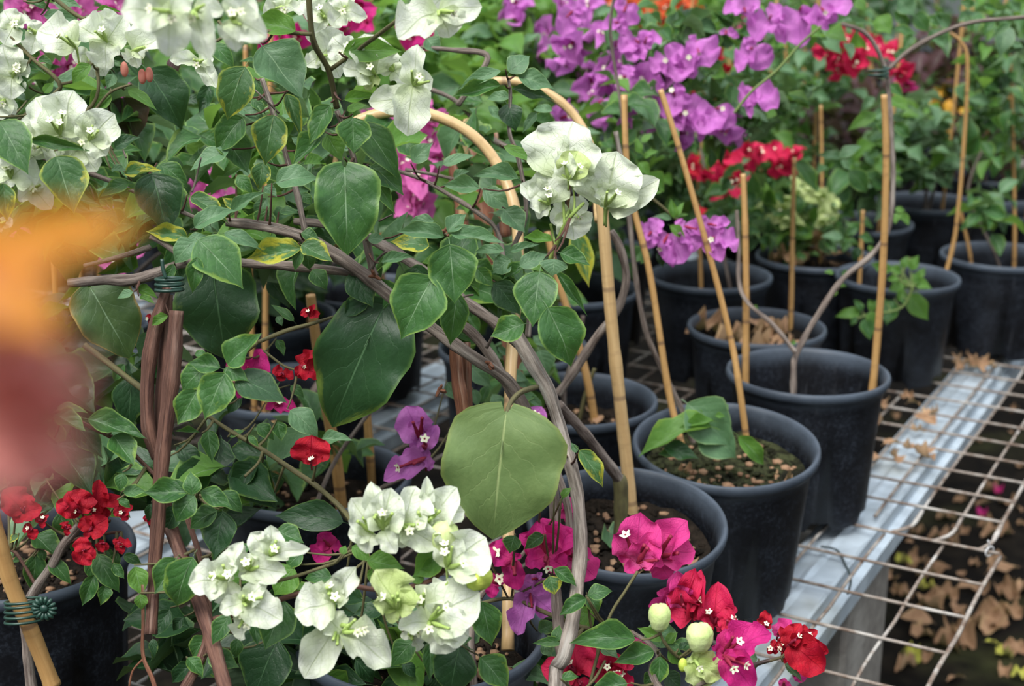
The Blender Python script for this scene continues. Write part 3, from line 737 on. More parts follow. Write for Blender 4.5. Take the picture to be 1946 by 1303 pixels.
# P3
t, rim = potted('potted_bougainvillea', 1535, 703, 'tall black pot standing proud on the rail edge, with a forked leafing stem and canes', 'potted plant', H=.188, depth_soil=.09)
sb = soilpt(rim, -.018, -.03, .09)
V1 = stake(t, [(1508, 715), (1514, 672), (1552, 602), (1600, 532), (1655, 485), (1688, 435), (1697, 340), (1692, 220), (1684, 130)], sb, r=4.0, mat='bark_grey', nodes=0, name='stem', wob=.14, dY=.1)
V2 = stake(t, [(1512, 670), (1470, 618), (1424, 578), (1405, 540), (1404, 470), (1400, 400)], Y=sb.y, r=3.0, mat='bark_grey', nodes=0, name='branch', wob=.14, dY=.1)
V3 = stake(t, [(1684, 135), (1665, 90), (1640, 60), (1600, 45)], Y=sb.y+.1, r=3, mat='bark_grey', nodes=0, name='branch', wob=.1)
V4 = stake(t, [(1690, 130), (1730, 95), (1790, 62), (1850, 42), (1960, 32)], Y=sb.y+.1, r=3, mat='bark_grey', nodes=0, name='branch', wob=.1)
stake(t, [(1662, 700), (1678, 500), (1684, 300), (1680, 180)], soilpt(rim, .082, .0, .09), r=4.9, dY=.0)
stake(t, [(1417, 700), (1418, 560), (1416, 430), (1412, 330)], soilpt(rim, -.07, .03, .09), r=4.8, dY=.03, mat='bamboo')
mb = MB(); c = ay(1670, 138, sb.y+.08)
tube(mb, [(*(c+Vector((.012*math.cos(a*.9), .01*math.sin(a*.9), -.006+.0008*a))), .0016) for a in range(16)], 5, 60)
ob('plant_tie', mb.mesh('plant_tie', 'clip_green'), t)
mb = MB()
for k in range(10):
    P = tp('A3', 0, 0)
leaves(t, 'A3', 2.0, '980 0 1040 60 .8 0 b; 1100 100 1180 190 .9 0 b; 1220 0 1310 90 1 0 l; 1310 80 1400 180 .7 0 g; 1400 170 1500 330 .7; 1560 120 1680 60 .5 0 l; 1700 30 1780 60 .5; 1830 150 1790 310 .7 0 l; 1850 130 1740 200 .3; 1860 250 1925 270 .6 0 l; 1200 170 1330 190 .5; 1200 330 1290 260 .5; 1170 480 1250 545 .6; 1170 560 1280 620 .7 0 b; 1180 660 1260 670 .7; 1200 700 1300 780 .5; 1130 670 1170 770 .8; 1080 550 1000 620 .5 0 l; 1090 640 930 720 .4 0 b; 1100 690 980 700 .6; 1110 860 1030 880 .6; 1120 880 1085 930 .8 0 b; 1130 880 1170 930 .8; 890 880 1020 800 .45 0 l; 890 880 765 870 .5 0 l; 900 900 950 960 .5 0 l; 950 960 1070 1100 .6; 650 910 780 1080 .45; 1170 1000 1250 1010 .5 0 b; 1200 1180 1260 1180 .6 0 b; 1210 1200 1200 1260 .7 0 b; 1230 1200 1280 1270 .6 0 b; 1160 960 1200 1000 .5; 1480 250 1400 200 .6 0 l; 1640 30 1560 0 .6; 770 180 910 300 .6 0 l; 860 130 1080 120 .25 0 l; 160 200 300 130 .3 0 l; 1460 130 1360 90 .6; 1500 150 1420 60 .6 0 l; 1300 200 1240 280 .6; 1270 130 1190 60 .6; 1900 60 1840 0 .6 0 l; 1750 120 1690 200 .6; 1600 90 1640 180 .5', jit=.04)
leaves(t, 'B3', 2.0, '850 260 800 255 .6 0 b; 900 270 960 260 .6; 870 330 930 335 .5 0 b; 865 350 840 400 .7 0 b; 640 650 610 660 .9 0 b; 690 610 710 630 .9 0 b; 400 450 430 470 .8 0 b', jit=.01)
twigs_to(t, [V1, V2, V3, V4], 'bark_grey', .12, .0009)
# P4
t, rim = potted('potted_cutting', 1438, 617, 'small black pot littered with tan dry leaves, tucked behind the tall rail-edge pot', 'potted plant', H=.165, D=.205, depth_soil=.03)
stake(t, [(1504, 560), (1505, 500), (1507, 400), (1510, 300)], on(1504, 605, rim.z-.03), r=4, dY=.02)
dryon(rim, 13, 'leaf', 'large tan dry leaf in the small pot behind the tall rail-edge pot', 'dry leaves in the small littered pot', 6, .05, .025)
foliage(t, [(1420, 400, 60, 80, 2.15, .05, 50)], 'g', .035)
# P5
t, rim = potted('potted_bougainvillea', 1706, 522, 'black pot with bright fresh leaves spilling over its front rim, behind the tall one', 'potted plant', H=.172, D=.205, depth_soil=.07)
stake(t, [(1808, 480), (1822, 390), (1836, 210), (1838, 110), (1825, 78), (1805, 62)], on(1804, 520, rim.z-.07), r=3.6, taper=.7)
stake(t, [(1635, 500), (1640, 400)], on(1636, 545, rim.z-.07), r=3.6)
leaves(t, 'B3', 2.22, '1170 250 1060 210 .6 0 b; 1240 230 1270 160 .6 0 b; 1290 240 1330 160 .7 0 b; 1230 260 1150 220 .6 0 b; 1220 290 1150 300 .6 0 b; 1230 310 1280 340 .7 0 b; 1290 300 1410 350 .5 0 b; 1250 330 1160 360 .7 0 b; 1330 290 1370 230 .6 0 b; 1270 390 1400 530 .6 0 b; 1250 360 1210 420 .7 0 b; 1240 400 1270 450 .8 0 g; 1190 420 1150 560 .7; 1150 430 1080 420 .6; 1080 470 1050 410 .8 0 b; 1060 480 1080 560 .8 0 b; 1010 470 970 410 .7; 1000 490 860 490 .45 0 b; 1030 520 1060 640 .7 0 g; 980 510 950 560 .6; 1120 520 1190 500 .7; 1300 270 1340 330 .7 0 b; 1350 350 1410 340 .5 0 b; 1100 460 1140 400 .6 0 g', jit=.03)
V = stake(t, [(1735, 545), (1722, 575), (1700, 590), (1650, 598), (1632, 605)], Y=2.12, r=2, mat='stem_green', nodes=0, name='stem')
V2 = stake(t, [(1715, 520), (1722, 500), (1730, 490)], on(1712, 555, rim.z-.07), r=2.4, mat='stem_green', nodes=0, name='stem')
twigs_to(t, [V, V2], 'stem_green', .12, .001)
leaves(t, 'B3', 2.3, '900 60 780 50 .5 0 l; 930 40 1000 0 .6; 1000 60 1090 90 .6; 940 90 900 130 .7; 1000 120 960 200 .6 0 d; 1050 110 1080 160 .5 0 b; 990 20 930 -30 .6', jit=.04)
# P6
t, rim = potted('potted_bougainvillea', 1903, 482, 'black pot with two thin canes at the frame edge beyond the end of the rail', 'potted plant', H=.172, D=.21, depth_soil=.06)
stake(t, [(1843, 480), (1832, 430), (1822, 385)], on(1846, 502, rim.z-.06), r=3.3)
stake(t, [(1928, 470), (1928, 400), (1925, 250), (1920, 120)], on(1929, 500, rim.z-.06), r=3.6)
V = stake(t, [(1890, 480), (1860, 420), (1840, 360), (1870, 280), (1905, 240)], on(1897, 500, rim.z-.06), r=2.8, mat='bark_grey', nodes=0, name='stem', wob=.12)
foliage(t, [(1890, 200, 60, 110, 2.5, .08, 90), (1880, 400, 40, 70, 2.45, .06, 34), (1900, 60, 70, 60, 2.5, .1, 50)], 'g', .045)
# P7
t, rim = potted('potted_bougainvillea', 1350, 520, 'black pot with dark bare inside below the spray of violet bracts', 'potted plant', H=.17, D=.206, depth_soil=.08)
V = stake(t, [(1372, 470), (1350, 380), (1330, 280), (1300, 200)], on(1350, 560, rim.z-.08), r=3, mat='bark_grey', nodes=0, name='stem')
stake(t, [(1330, 470), (1325, 350), (1335, 250)], on(1330, 560, rim.z-.08), r=3.4)
foliage(t, [(1330, 330, 110, 80, 2.45, .12, 130), (1260, 290, 60, 60, 2.4, .1, 50)], 'g', .045)
bgflowers(t, [(1330, 318, 60), (1355, 350, 60), (1385, 300, 64), (1405, 320, 64), (1415, 292, 60), (1440, 300, 64), (1465, 292, 60), (1495, 285, 56), (1490, 310, 64), (1510, 300, 50), (1372, 335, 74), (1395, 345, 60)], 'q', 64, 2.33, .03)
bgflowers(t, [(1352, 403, 60), (1325, 320, 40)], 'r', 60, 2.3)
# P8
t, rim = potted('potted_bougainvillea', 1548, 484, 'black pot holding a short greenish-white bougainvillea beside the littered small pot', 'potted plant', H=.17, D=.206, depth_soil=.03)
foliage(t, [(1530, 440, 90, 50, 2.5, .08, 60), (1510, 390, 90, 60, 2.5, .08, 50)], 'g', .04)
bgflowers(t, [(1465, 375, 56), (1490, 400, 64), (1510, 370, 56), (1500, 430, 56), (1480, 410, 50), (1545, 365, 60), (1560, 390, 60), (1575, 400, 56), (1535, 355, 46), (1555, 410, 50), (1520, 400, 50), (1455, 395, 46), (1500, 375, 50), (1570, 370, 50)], 'c', 58, 2.46, .04)
dryon(rim, 10, 'leaf', 'tan withered leaf hanging in the pot of the greenish-white blossoms', 'dry leaves below the greenish-white blossoms', 7, .055, .0)
stake(t, [(1560, 440), (1562, 330), (1560, 200)], on(1560, 490, rim.z-.03), r=3.4)
# P9, P10
t, rim = potted('potted_bougainvillea', 1090, 545, 'black pot half hidden behind the white blossom spray and the pale cane', 'potted plant', D=.206, depth_soil=.05)
stake(t, [(1060, 540), (1040, 440), (1020, 330)], on(1075, 570, rim.z-.05), r=3.8)
foliage(t, [(1050, 450, 90, 60, 2.25, .1, 60), (1150, 470, 60, 50, 2.3, .1, 34)], 'g', .045)
t, rim = potted('potted_cutting', 1090, 754, 'black pot with dark soil and two canes directly behind the grey trunk', 'potted plant', D=.205)
stake(t, [(1118, 730), (1095, 640), (1060, 530), (1040, 440)], on(1136, 803, rim.z-.045), r=5, dY=.03, mat='bamboo')
stake(t, [(1072, 740), (1100, 650), (1108, 600)], on(1078, 790, rim.z-.045), r=3.2, mat='bark_grey', nodes=0, name='stem')
stake(t, [(1110, 760), (1130, 700)], on(1095, 800, rim.z-.045), r=3, mat='stem_olive', nodes=0, name='stem')
dryon(rim, 4, 'leaf', 'tan crumb of leaf on the soil of the pot behind the grey trunk', 'dry leaves behind the grey trunk', 8, .02)
# P17 / P16 / P14 / P15 / P13
t, rim = potted('potted_bougainvillea', 975, 655, 'dark pot glimpsed behind the crossing woody stems in the middle', 'potted plant', D=.206)
foliage(t, [(1000, 700, 60, 50, 1.75, .05, 26), (960, 560, 80, 70, 1.95, .08, 60)], 'g', .05)
t, rim = potted('potted_bougainvillea', 505, 598, 'black pot with pale rim just visible behind the biggest dark leaf', 'potted plant', D=.206)
stake(t, [(585, 640), (592, 560), (596, 480)], on(590, 640, rim.z-.045), r=3.6)
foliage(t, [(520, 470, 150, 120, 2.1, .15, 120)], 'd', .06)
t, rim = potted('potted_bougainvillea', 594, 900, 'black pot with two canes behind the large white blossom cluster', 'potted plant', D=.207)
stake(t, [(640, 880), (618, 760), (600, 640), (590, 560)], on(652, 985, rim.z-.045), r=6, mat='bamboo')
stake(t, [(700, 820), (690, 700), (680, 600)], on(702, 900, rim.z-.045), r=4.6, mat='bamboo')
stake(t, [(522, 860), (520, 800)], on(524, 930, rim.z-.045), r=3.6, mat='bamboo')
P14 = t; P14r = rim
t, rim = potted('potted_bougainvillea', 800, 1195, 'black pot low in the frame beneath the magenta bracts, its cane rising behind them', 'potted plant', D=.205)
MAG = t; MAGr = rim

# green plant with red flowers, lower left
t, rim = potted('potted_bougainvillea', 30, 1043, 'large black pot of red bougainvillea with a thick cane and green flower-shaped clip', 'potted plant', D=.215, depth_soil=.03)
RED = t
V = stake(t, [(100, 1303), (62, 1205), (22, 1110), (-5, 1020), (-30, 930)], Y=.985, r=6.6, mat='bamboo', taper=.95)
Vr = stake(t, [(62, 1320), (52, 1240), (48, 1165), (70, 1115), (98, 1075), (120, 1035), (150, 1000)], Y=1.0, r=4.2, mat='bark_grey', nodes=0, name='stem', wob=.12, dY=.03)
mb = MB(); cc = at(86, 1155, 1.06); sx_, sy_ = RX, (UX*.95+FX*-.2).normalized(); nn = (-FX)
for q in range(14):
    an = 2*math.pi*q/14; dv = sx_*math.cos(an)+sy_*math.sin(an)
    tube(mb, [(*(cc+dv*.0035+nn*.002), .0008), (*(cc+dv*.0068+nn*.003), .0016), (*(cc+dv*.0092+nn*.0015), .0012)], 6, 6)
sphere(mb, cc+nn*.0028, .0033, (1, .7, 1))
f = ob('plant_clip', mb.mesh('plant_clip', 'clip_green'), t)
mb = MB(); c1 = at(46, 1160, 1.08)
for dz in (-.0075, -.0035, .0005, .0045, .0075):
    n = 16; tube(mb, [(*(c1+RX*(.014*math.cos(2*math.pi*k/n))+FX*(.013*math.sin(2*math.pi*k/n))+UX*(dz+.001*math.cos(2*math.pi*k/n))), .0011) for k in range(n+1)], 6, 40)
ob('ring', mb.mesh('ring', 'clip_green'), f)
leaves(t, 'C1', 1.12, '200 460 340 590 .8 -10; 200 570 185 780 .62; 280 590 410 732 .5; 530 680 462 855 .5; 555 570 665 795 .5; 590 740 570 855 .7; 500 590 540 725 .6; 700 570 808 620 .5; 100 450 50 500 .6 0 y; 230 540 250 610 .7; 130 590 60 610 .5; 600 540 650 600 .6; 660 560 640 660 .6; 340 330 380 480 .7; 200 320 300 300 .5 0 d; 100 300 180 380 .6 0 d; 400 500 440 580 .6; 640 620 700 700 .6; 250 140 160 120 .6 0 d; 40 60 90 180 .6 0 g 6; 700 180 650 300 .6 0 d 8; 560 330 620 420 .6 0 d 8; 330 150 300 300 .7 0 d 6', jit=.02)
flower(t, 'C1', 1.1, '130 330 : 20 190 .7 0 / 228 300 .8 / 75 380 .8; 460 330 : 385 205 .9 / 310 270 .5 / 480 240 .7; 520 330 2 : 560 150 .5 / 680 235 .35 / 620 330 .7; 500 430 : 600 360 .8 / 470 340 .6 / 480 470 .7; 480 540 -1 : 450 465 .9 / 440 622 .95 0 / 540 580 .7; 690 330 : 740 290 .8 / 640 300 .8 / 720 370 .7; 660 500 : 635 480 .8 / 740 510 .5 / 690 560 .6; 180 420 : 120 410 .7 / 190 480 .7; 240 380 : 200 340 .8 / 270 340 .5 / 240 415 .8; 580 500 : 560 480 .7 / 610 540 .6 / 550 545 .8; 370 420 : 345 380 .8 / 400 400 .8 / 380 460 .6; 840 370 2 : 805 350 .7 / 860 400 .7', 'r', 2, .6, red=True)
V5 = tubes('twig', t, 'bark_brown', [[(150, 1000, 1.13, 2.2), (175, 985, 1.13, 1.8), (210, 990, 1.13, 1.4)], [(120, 1035, 1.13, 2), (160, 1020, 1.13, 1.6), (230, 1010, 1.13, 1.2)], [(70, 1115, 1.12, 1.6), (30, 1050, 1.12, 1.4), (10, 1050, 1.12, 1)]], one=False)
twigs_to(t, [Vr]+V5, 'stem_olive', .12, .0009)

# ================================================================== MAIN ARCHED PLANT
mp, mrim = potted('potted_bougainvillea', 0, 0, 'tall white bougainvillea whose thick grey trunk arches over the middle, with bamboo hoops', 'potted plant', pos=(.04, .80), D=.2)
SK = []
D = 1.12
SK += tubes('trunk', mp, 'bark_pale', [[(1090, 1700, .86, 6), (1055, 1310, 1.04, 5.4), (1072, 1245, 1.05, 5.6), (1088, 1180, 1.06, 5.4), (1098, 1110, 1.07, 5.4), (1104, 1040, 1.08, 5.4), (1099, 950, 1.09, 5.2), (1084, 880, 1.09, 5.2), (1062, 805, 1.1, 5.0), (1040, 740, 1.1, 5.4), (1012, 692, 1.1, 6.2), (985, 645, 1.1, 6.2), (968, 632, 1.1, 5.0)]], wob=.09, sides=12, flute=.07)
SK += tubes('trunk', mp, 'bark_grey', [[(1110, 1700, .88, 5), (1072, 1303, 1.07, 4.4), (1062, 1200, 1.10, 4.4), (1056, 1100, 1.12, 4.2), (1056, 1010, 1.13, 5.0), (1052, 930, 1.13, 4.2), (1030, 850, 1.13, 4.0), (1005, 790, 1.13, 4.4), (965, 725, 1.12, 4.8), (905, 682, 1.1, 4.8), (845, 640, 1.1, 4.6), (790, 598, 1.1, 4.6), (740, 560, 1.1, 5.0), (690, 520, 1.1, 5.2), (630, 480, 1.1, 5.0), (570, 448, 1.1, 4.6), (500, 430, 1.1, 4.2), (430, 422, 1.1, 3.4)]], wob=.10, sides=12, flute=.1)
SK += tubes('branch', mp, 'bark_grey', [[(985, 770, 1.14, 4.2), (958, 720, 1.14, 4.4), (930, 672, 1.14, 4.2), (890, 625, 1.14, 4.0), (830, 590, 1.14, 3.8)],
    [(985, 650, 1.11, 5), (940, 612, 1.12, 4.8), (880, 570, 1.13, 4.6), (800, 512, 1.14, 4.4), (720, 462, 1.15, 4.2), (640, 430, 1.16, 3.6), (560, 420, 1.17, 3)],
    [(1082, 1010, 1.12, 3.2), (1078, 960, 1.12, 3.2), (1052, 880, 1.12, 3.0), (1030, 830, 1.13, 2.6)]], wob=.12, sides=10, flute=.08, one=False)
SK += tubes('branch', mp, 'bark_grey', [[(130, 538, 1.08, 3.6), (200, 532, 1.08, 4.2), (250, 532, 1.08, 4.4), (300, 518, 1.08, 4.2), (350, 500, 1.09, 3.8), (420, 498, 1.1, 3.8), (520, 503, 1.1, 3.8), (620, 512, 1.11, 3.6), (680, 520, 1.11, 3.2)],
    [(30, 285, 1.1, 2.4), (60, 292, 1.1, 2.4), (130, 315, 1.1, 2.2), (205, 342, 1.1, 2.0), (280, 375, 1.1, 1.8), (400, 425, 1.1, 1.6)],
    [(498, 150, 1.13, 2.2), (520, 215, 1.13, 2.3), (545, 300, 1.13, 2.4), (565, 370, 1.12, 2.5), (580, 440, 1.1, 2.6)],
    [(640, 210, 1.08, 2.2), (672, 300, 1.09, 2.2), (690, 420, 1.09, 2.6), (705, 500, 1.1, 3.2), (712, 525, 1.1, 3.6)],
    [(740, 320, 1.25, 1.6), (800, 340, 1.24, 1.8), (850, 368, 1.23, 2.0), (905, 402, 1.22, 2.2), (945, 440, 1.22, 2.2), (960, 520, 1.2, 2.4)],
    [(770, 322, 1.3, 1.6), (840, 335, 1.3, 1.6), (900, 350, 1.3, 1.6)],
    [(800, 90, 1.35, 2), (860, 95, 1.35, 2.4), (925, 105, 1.35, 3), (905, 150, 1.35, 2.8), (870, 200, 1.36, 2.6)],
    [(966, 150, 1.2, 1.3), (970, 180, 1.2, 1.5), (968, 250, 1.2, 1.6), (985, 300, 1.2, 2), (1000, 400, 1.2, 2), (975, 470, 1.2, 2.2)],
    [(820, 170, 1.4, 2), (870, 195, 1.4, 2.4), (930, 260, 1.4, 3), (1000, 300, 1.4, 3.4), (1030, 340, 1.4, 3)],
    [(1003, 560, 1.1, 1.6), (1006, 600, 1.1, 1.8), (1003, 640, 1.1, 2.4)]], wob=.14, one=False)
SK += tubes('shoot', mp, 'stem_olive', [[(586, -20, 1.02, 2.2), (590, 40, 1.03, 2.2), (598, 85, 1.04, 2.3), (625, 135, 1.06, 2.2), (640, 205, 1.08, 2.4)], [(592, 65, 1.03, 1.5), (520, 60, 1.02, 1.4), (440, 58, 1.0, 1.3), (415, 40, 1.0, 1.2)], [(440, 58, 1.0, 1.1), (410, 78, 1.0, 1.0), (385, 70, 1.0, .9)]], sides=8, one=False)
SK += tubes('shoot', mp, 'stem_olive', [[(628, 132, 1.06, 1.6), (680, 95, 1.04, 1.6), (740, 50, 1.0, 1.5), (780, 20, .98, 1.4)]], sides=8, one=False)
SK += tubes('shoot', mp, 'stem_lime', [[(1046, 492, 1.1, 1.8), (1058, 462, 1.09, 1.8), (1072, 430, 1.08, 1.8), (1090, 405, 1.07, 1.5), (1110, 385, 1.07, 1.2)], [(1073, 430, 1.08, 1.2), (1071, 390, 1.08, 1.1), (1070, 345, 1.08, 1)], [(1046, 425, 1.1, 1), (1052, 450, 1.1, 1), (1056, 466, 1.09, 1)], [(1090, 405, 1.07, 1), (1092, 380, 1.07, .8), (1088, 350, 1.07, .8)]], sides=7, one=False)
for x, y, d in ((712, 524, 1.09), (835, 740, 1.09), (930, 690, 1.09), (860, 592, 1.1), (845, 440, 1.06)):
    for k in range(4):
        mb = MB(); c = at(x, y, d); v = Vector((random.gauss(0, 1), -1, random.gauss(.3, 1))).normalized()
        tube(mb, [(*c, .0018), (*(c+v*.004), .0014), (*(c+v*.006), .0009)], 5, 5); ob('thorn_stub', mb.mesh('thorn_stub', 'bark_rust'), mp)
# bamboo hoops
def hoop(parent, pts, r, mat='bamboo_pale'):
    mb = MB(); tube(mb, [(*at(x, y, d), r/1000) for x, y, d in pts], 12, n=60, nodes=.13, wob=.02); ob('bamboo_hoop', mb.mesh('bamboo_hoop', mat), parent)
hoop(mp, [(640, 470, 1.3), (640, 330, 1.3), (660, 250, 1.3), (700, 222, 1.3), (760, 211, 1.3), (830, 221, 1.3), (897, 256, 1.3), (945, 312, 1.3), (975, 385, 1.29), (985, 470, 1.28), (978, 600, 1.26), (970, 720, 1.24), (967, 900, 1.22), (966, 1060, 1.2), (965, 1235, 1.17)], 5.2)
hoop(mp, [(880, 420, 1.46), (885, 250, 1.46), (915, 168, 1.46), (962, 154, 1.46), (1010, 163, 1.46), (1065, 193, 1.46), (1105, 240, 1.46), (1130, 310, 1.45), (1138, 420, 1.42)], 4.6)
tubes('dead_cane', mp, 'bark_rust', [[(866, 650, 1.14, 5.2), (872, 720, 1.14, 5.6), (880, 770, 1.14, 5.4), (890, 900, 1.15, 5)], [(884, 650, 1.16, 4), (890, 780, 1.16, 4.4), (900, 900, 1.16, 4)]], wob=.1, flute=.15, one=False)
tubes('dead_cane', mp, 'bark_rust', [[(880, 230, 1.6, 7), (905, 330, 1.6, 10), (925, 420, 1.6, 11), (960, 560, 1.6, 10), (980, 800, 1.6, 10)], [(855, 260, 1.62, 5), (870, 360, 1.62, 6), (880, 450, 1.62, 7), (900, 640, 1.62, 7)], [(940, 250, 1.58, 4), (945, 340, 1.58, 6), (960, 450, 1.58, 6)]], wob=.16, flute=.2, one=False)
# canes at left with brown bark
tubes('dead_cane', mp, 'bark_brown', [[(318, 545, 1.07, 3.2), (300, 600, 1.07, 5.2), (284, 670, 1.07, 5.6), (279, 750, 1.07, 5.4), (284, 820, 1.07, 5.2), (300, 870, 1.07, 4.4)], [(335, 590, 1.06, 5.2), (328, 680, 1.06, 6.2), (318, 780, 1.06, 6), (308, 880, 1.06, 5.6), (302, 990, 1.06, 5.4), (293, 1090, 1.06, 4.8), (286, 1205, 1.05, 4.6)], [(318, 560, 1.08, 4), (312, 700, 1.08, 5), (304, 860, 1.08, 5), (318, 980, 1.08, 5), (345, 1060, 1.07, 5)]], wob=.1, flute=.12, one=False)
SK += tubes('stem', mp, 'bark_brown', [[(322, 1000, 1.08, 5.2), (350, 1070, 1.06, 5.4), (382, 1150, 1.04, 5.6), (405, 1220, 1.02, 5.2), (430, 1310, 1.0, 5), (455, 1400, .97, 5), (520, 1700, .86, 5)]], wob=.1, flute=.1, one=False)
mb = MB(); c = at(322, 540, 1.065)
for k in range(3): tube(mb, [(*(c+RX*(.010*math.cos(a))+FX*(.010*math.sin(a))+UX*(-.004+.004*k+.0015*math.sin(a))), .0013) for a in [i*.5 for i in range(14)]], 6, 40)
tube(mb, [(*at(308, 492, 1.05), .0016), (*at(310, 512, 1.05), .0016), (*at(316, 530, 1.05), .0014)], 6, 6)
ob('plant_tie', mb.mesh('plant_tie', 'clip_green'), mp)
# leaves (individual)
leaves(mp, 'A1', 1.1, '1480 265 1705 560 .78 0 l -4; 1375 385 1248 695 .62 0 y -2; 1540 655 1480 942 .66 0 y -3; 1850 600 1737 812 .55 10 g -3; 1620 540 1700 772 .35 0 y 0; 1560 1025 1812 975 .6 0 l -3; 1200 250 1332 378 .6 0 g; 1830 740 1640 935 .4 20 g -2; 1840 760 1925 905 .8 0 b 1; 1260 740 1400 980 .75 0 g 3; 1360 670 1200 860 .7 0 g 2; 1350 610 1510 690 .6 0 l 3; 1340 990 1425 1095 .6; 1480 920 1450 1075 .7 0 y 1; 1280 850 1055 945 .5 10 l; 920 1010 1090 1222 .45 0 g 1; 1080 1110 1300 1235 .45 0 y; 1100 1275 1332 1148 .45 0 l -3; 1310 1190 1490 1065 .35 0 l -1; 1500 1180 1470 1320 .9 0 g; 1580 1190 1680 1180 .7; 1490 1050 1560 1110 .7 0 l; 905 930 1085 1050 .6 0 g 2; 860 990 950 1330 .75 0 d 0; 1420 560 1500 640 .6 0 g 3; 1700 820 1640 760 .6 0 l 3; 1700 480 1600 600 .6 0 d 4; 1440 450 1500 560 .6 0 g 4', jit=.02)
leaves(mp, 'A2', 1.1, '945 405 1062 287 .85 0 l 10; 890 400 640 480 .3 10 l 8; 885 480 620 545 .33 0 g 8; 1000 430 1198 495 .6 0 l 10; 970 500 1200 560 .35 0 d 12; 930 590 985 738 .95 0 d 10; 940 545 800 540 .5 0 l 12; 1090 640 1015 745 .5 0 l 14; 400 905 510 800 .8 0 l 10; 570 925 755 855 .42 0 l 12; 985 1005 732 945 .38 10 l 6; 770 1060 563 1040 .5 0 l 8; 800 1070 955 1180 .7 0 l 10; 915 1180 1030 1310 .9 0 l 8; 915 825 1135 922 .3 10 b 6; 110 700 352 1003 .5 0 g -1; 60 665 65 865 .95 0 g -4; 170 940 352 1085 .75 0 g 1; 160 960 300 1202 .35 10 g 1; 20 560 238 545 .3 10 b -4; 20 290 338 272 .42 10 b -6; 30 620 140 580 .5 0 b; 690 580 690 670 .9 0 n 40; 480 220 548 303 1.2 0 l 25; 830 600 900 680 .6 0 l 20; 630 1000 720 960 .7 0 l 14; 1180 620 1060 600 .5 0 l 20', jit=.02)
leaves(mp, 'B1', 1.08, '1120 80 1380 335 .72 0 g -6; 1090 85 958 207 .68 0 l -6; 1690 125 1388 185 .48 0 y -2; 1270 40 1505 115 .36 0 l -3; 1700 105 1876 200 .66 0 y -2; 1700 40 1800 70 .8; 1690 130 1655 252 .5 0 g -2; 1730 160 1742 250 .85 0 g -1; 1110 180 1075 387 .42 0 g -7; 1050 60 818 30 .45 0 y; 1060 75 1190 50 .5 0 l; 975 215 925 328 .5; 745 370 652 402 .55 0 l -2; 770 350 892 398 .5 0 b; 790 395 872 435 .5 0 b; 940 505 842 556 .55 0 b -2; 1235 795 1058 765 .58 0 g -8; 1285 775 1478 600 .62 0 g -8; 1270 805 1400 868 .62 0 g -8; 1330 850 1628 975 .6 0 d -8; 1260 835 1148 1088 .72 0 g -9; 1150 800 988 932 .66 0 g -7; 1110 925 1000 1118 .72 0 g -7; 1100 720 1180 720 .6 0 g -7; 850 600 782 745 .7 0 l 8; 1650 530 1523 430 .35 0 g 6; 1760 250 1850 352 .8 0 g 2; 1560 510 1590 560 .8 0 l 8', jit=.012)
leaves(mp, 'B2', 1.08, '607 115 637 440 .82 0 g -5; 505 300 315 638 .8 0 g -5; 650 385 603 683 .52 0 g -2; 1112 262 1070 562 .78 0 g -5; 1160 465 1328 822 .66 0 g -6; 1022 550 835 622 .8 0 g -3; 860 320 1015 495 .7 0 d 0; 1195 185 1185 278 1.6 0 l -4; 1230 150 1398 222 .6 0 g -4; 1180 80 1013 62 .4 10 b -3; 1005 222 1158 145 .55 0 l -4; 940 190 845 262 1.05 0 l -2; 905 135 725 122 .32 0 l -2; 950 140 1115 100 .35 0 l -2; 1070 195 900 305 .3 20 g -2; 560 55 300 10 .38 0 l -4; 620 40 925 97 .34 0 l -4; 600 25 700 -80 .7 0 l -4; 510 -30 350 -20 .5 0 l 0; 480 110 270 80 .6 0 y; 230 200 422 160 .35 0 l -1; 150 75 245 60 .7 0 l; 490 270 300 355 .7 0 d 0; 1210 262 1385 503 .2 0 g -1; 760 240 850 340 .7; 60 260 180 450 .8 0 d 3; 140 400 0 510 .7 0 d 4; 1320 1270 1290 1215 .6 0 l -2; 1340 1265 1500 1480 .42 0 y -4; 1215 1240 1110 1285 .5 0 g -2; 380 30 500 60 .6 0 y 1; 1060 215 1140 250 .6 0 b', jit=.012)
leaves(mp, 'A1', 1.14, '1190 500 1290 430 .6; 560 1080 640 1180 .5 0 g; 1500 1120 1430 1230 .6 0 l; 1700 1090 1760 1150 .7 0 g; 1660 1010 1600 1090 .6 0 g; 1330 1180 1250 1110 .5 0 y', jit=.02)
# the largest, older leaves
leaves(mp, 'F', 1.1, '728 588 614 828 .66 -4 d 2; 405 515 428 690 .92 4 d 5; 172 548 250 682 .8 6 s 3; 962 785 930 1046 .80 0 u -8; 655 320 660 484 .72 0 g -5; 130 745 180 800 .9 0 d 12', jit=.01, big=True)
tubes('shoot', mp, 'stem_olive', [[(1020, 735, 1.09, 2.2), (990, 745, 1.06, 2.2), (970, 765, 1.04, 1.9), (962, 790, 1.02, 1.7)]], one=False)
flower(mp, 'A2', 1.08, '1240 1010 : 1110 730 .55 0 / 1300 650 .85 0 / 1420 900 .75; 1275 1010 -2 : 1330 830 .7 0 c / 1240 840 .5 / 1380 1000 .6; 1165 1150 0 : 1008 1035 .6 / 1150 940 .8 / 1095 1225 .6; 1280 1180 1 : 1170 1240 .9 / 1385 1140 .8 / 1310 1350 .9; 1480 1165 0 : 1545 852 .82 0 / 1400 1000 .4; 1490 1170 1 : 1780 1010 .42 / 1640 900 .5', 'w', 3)
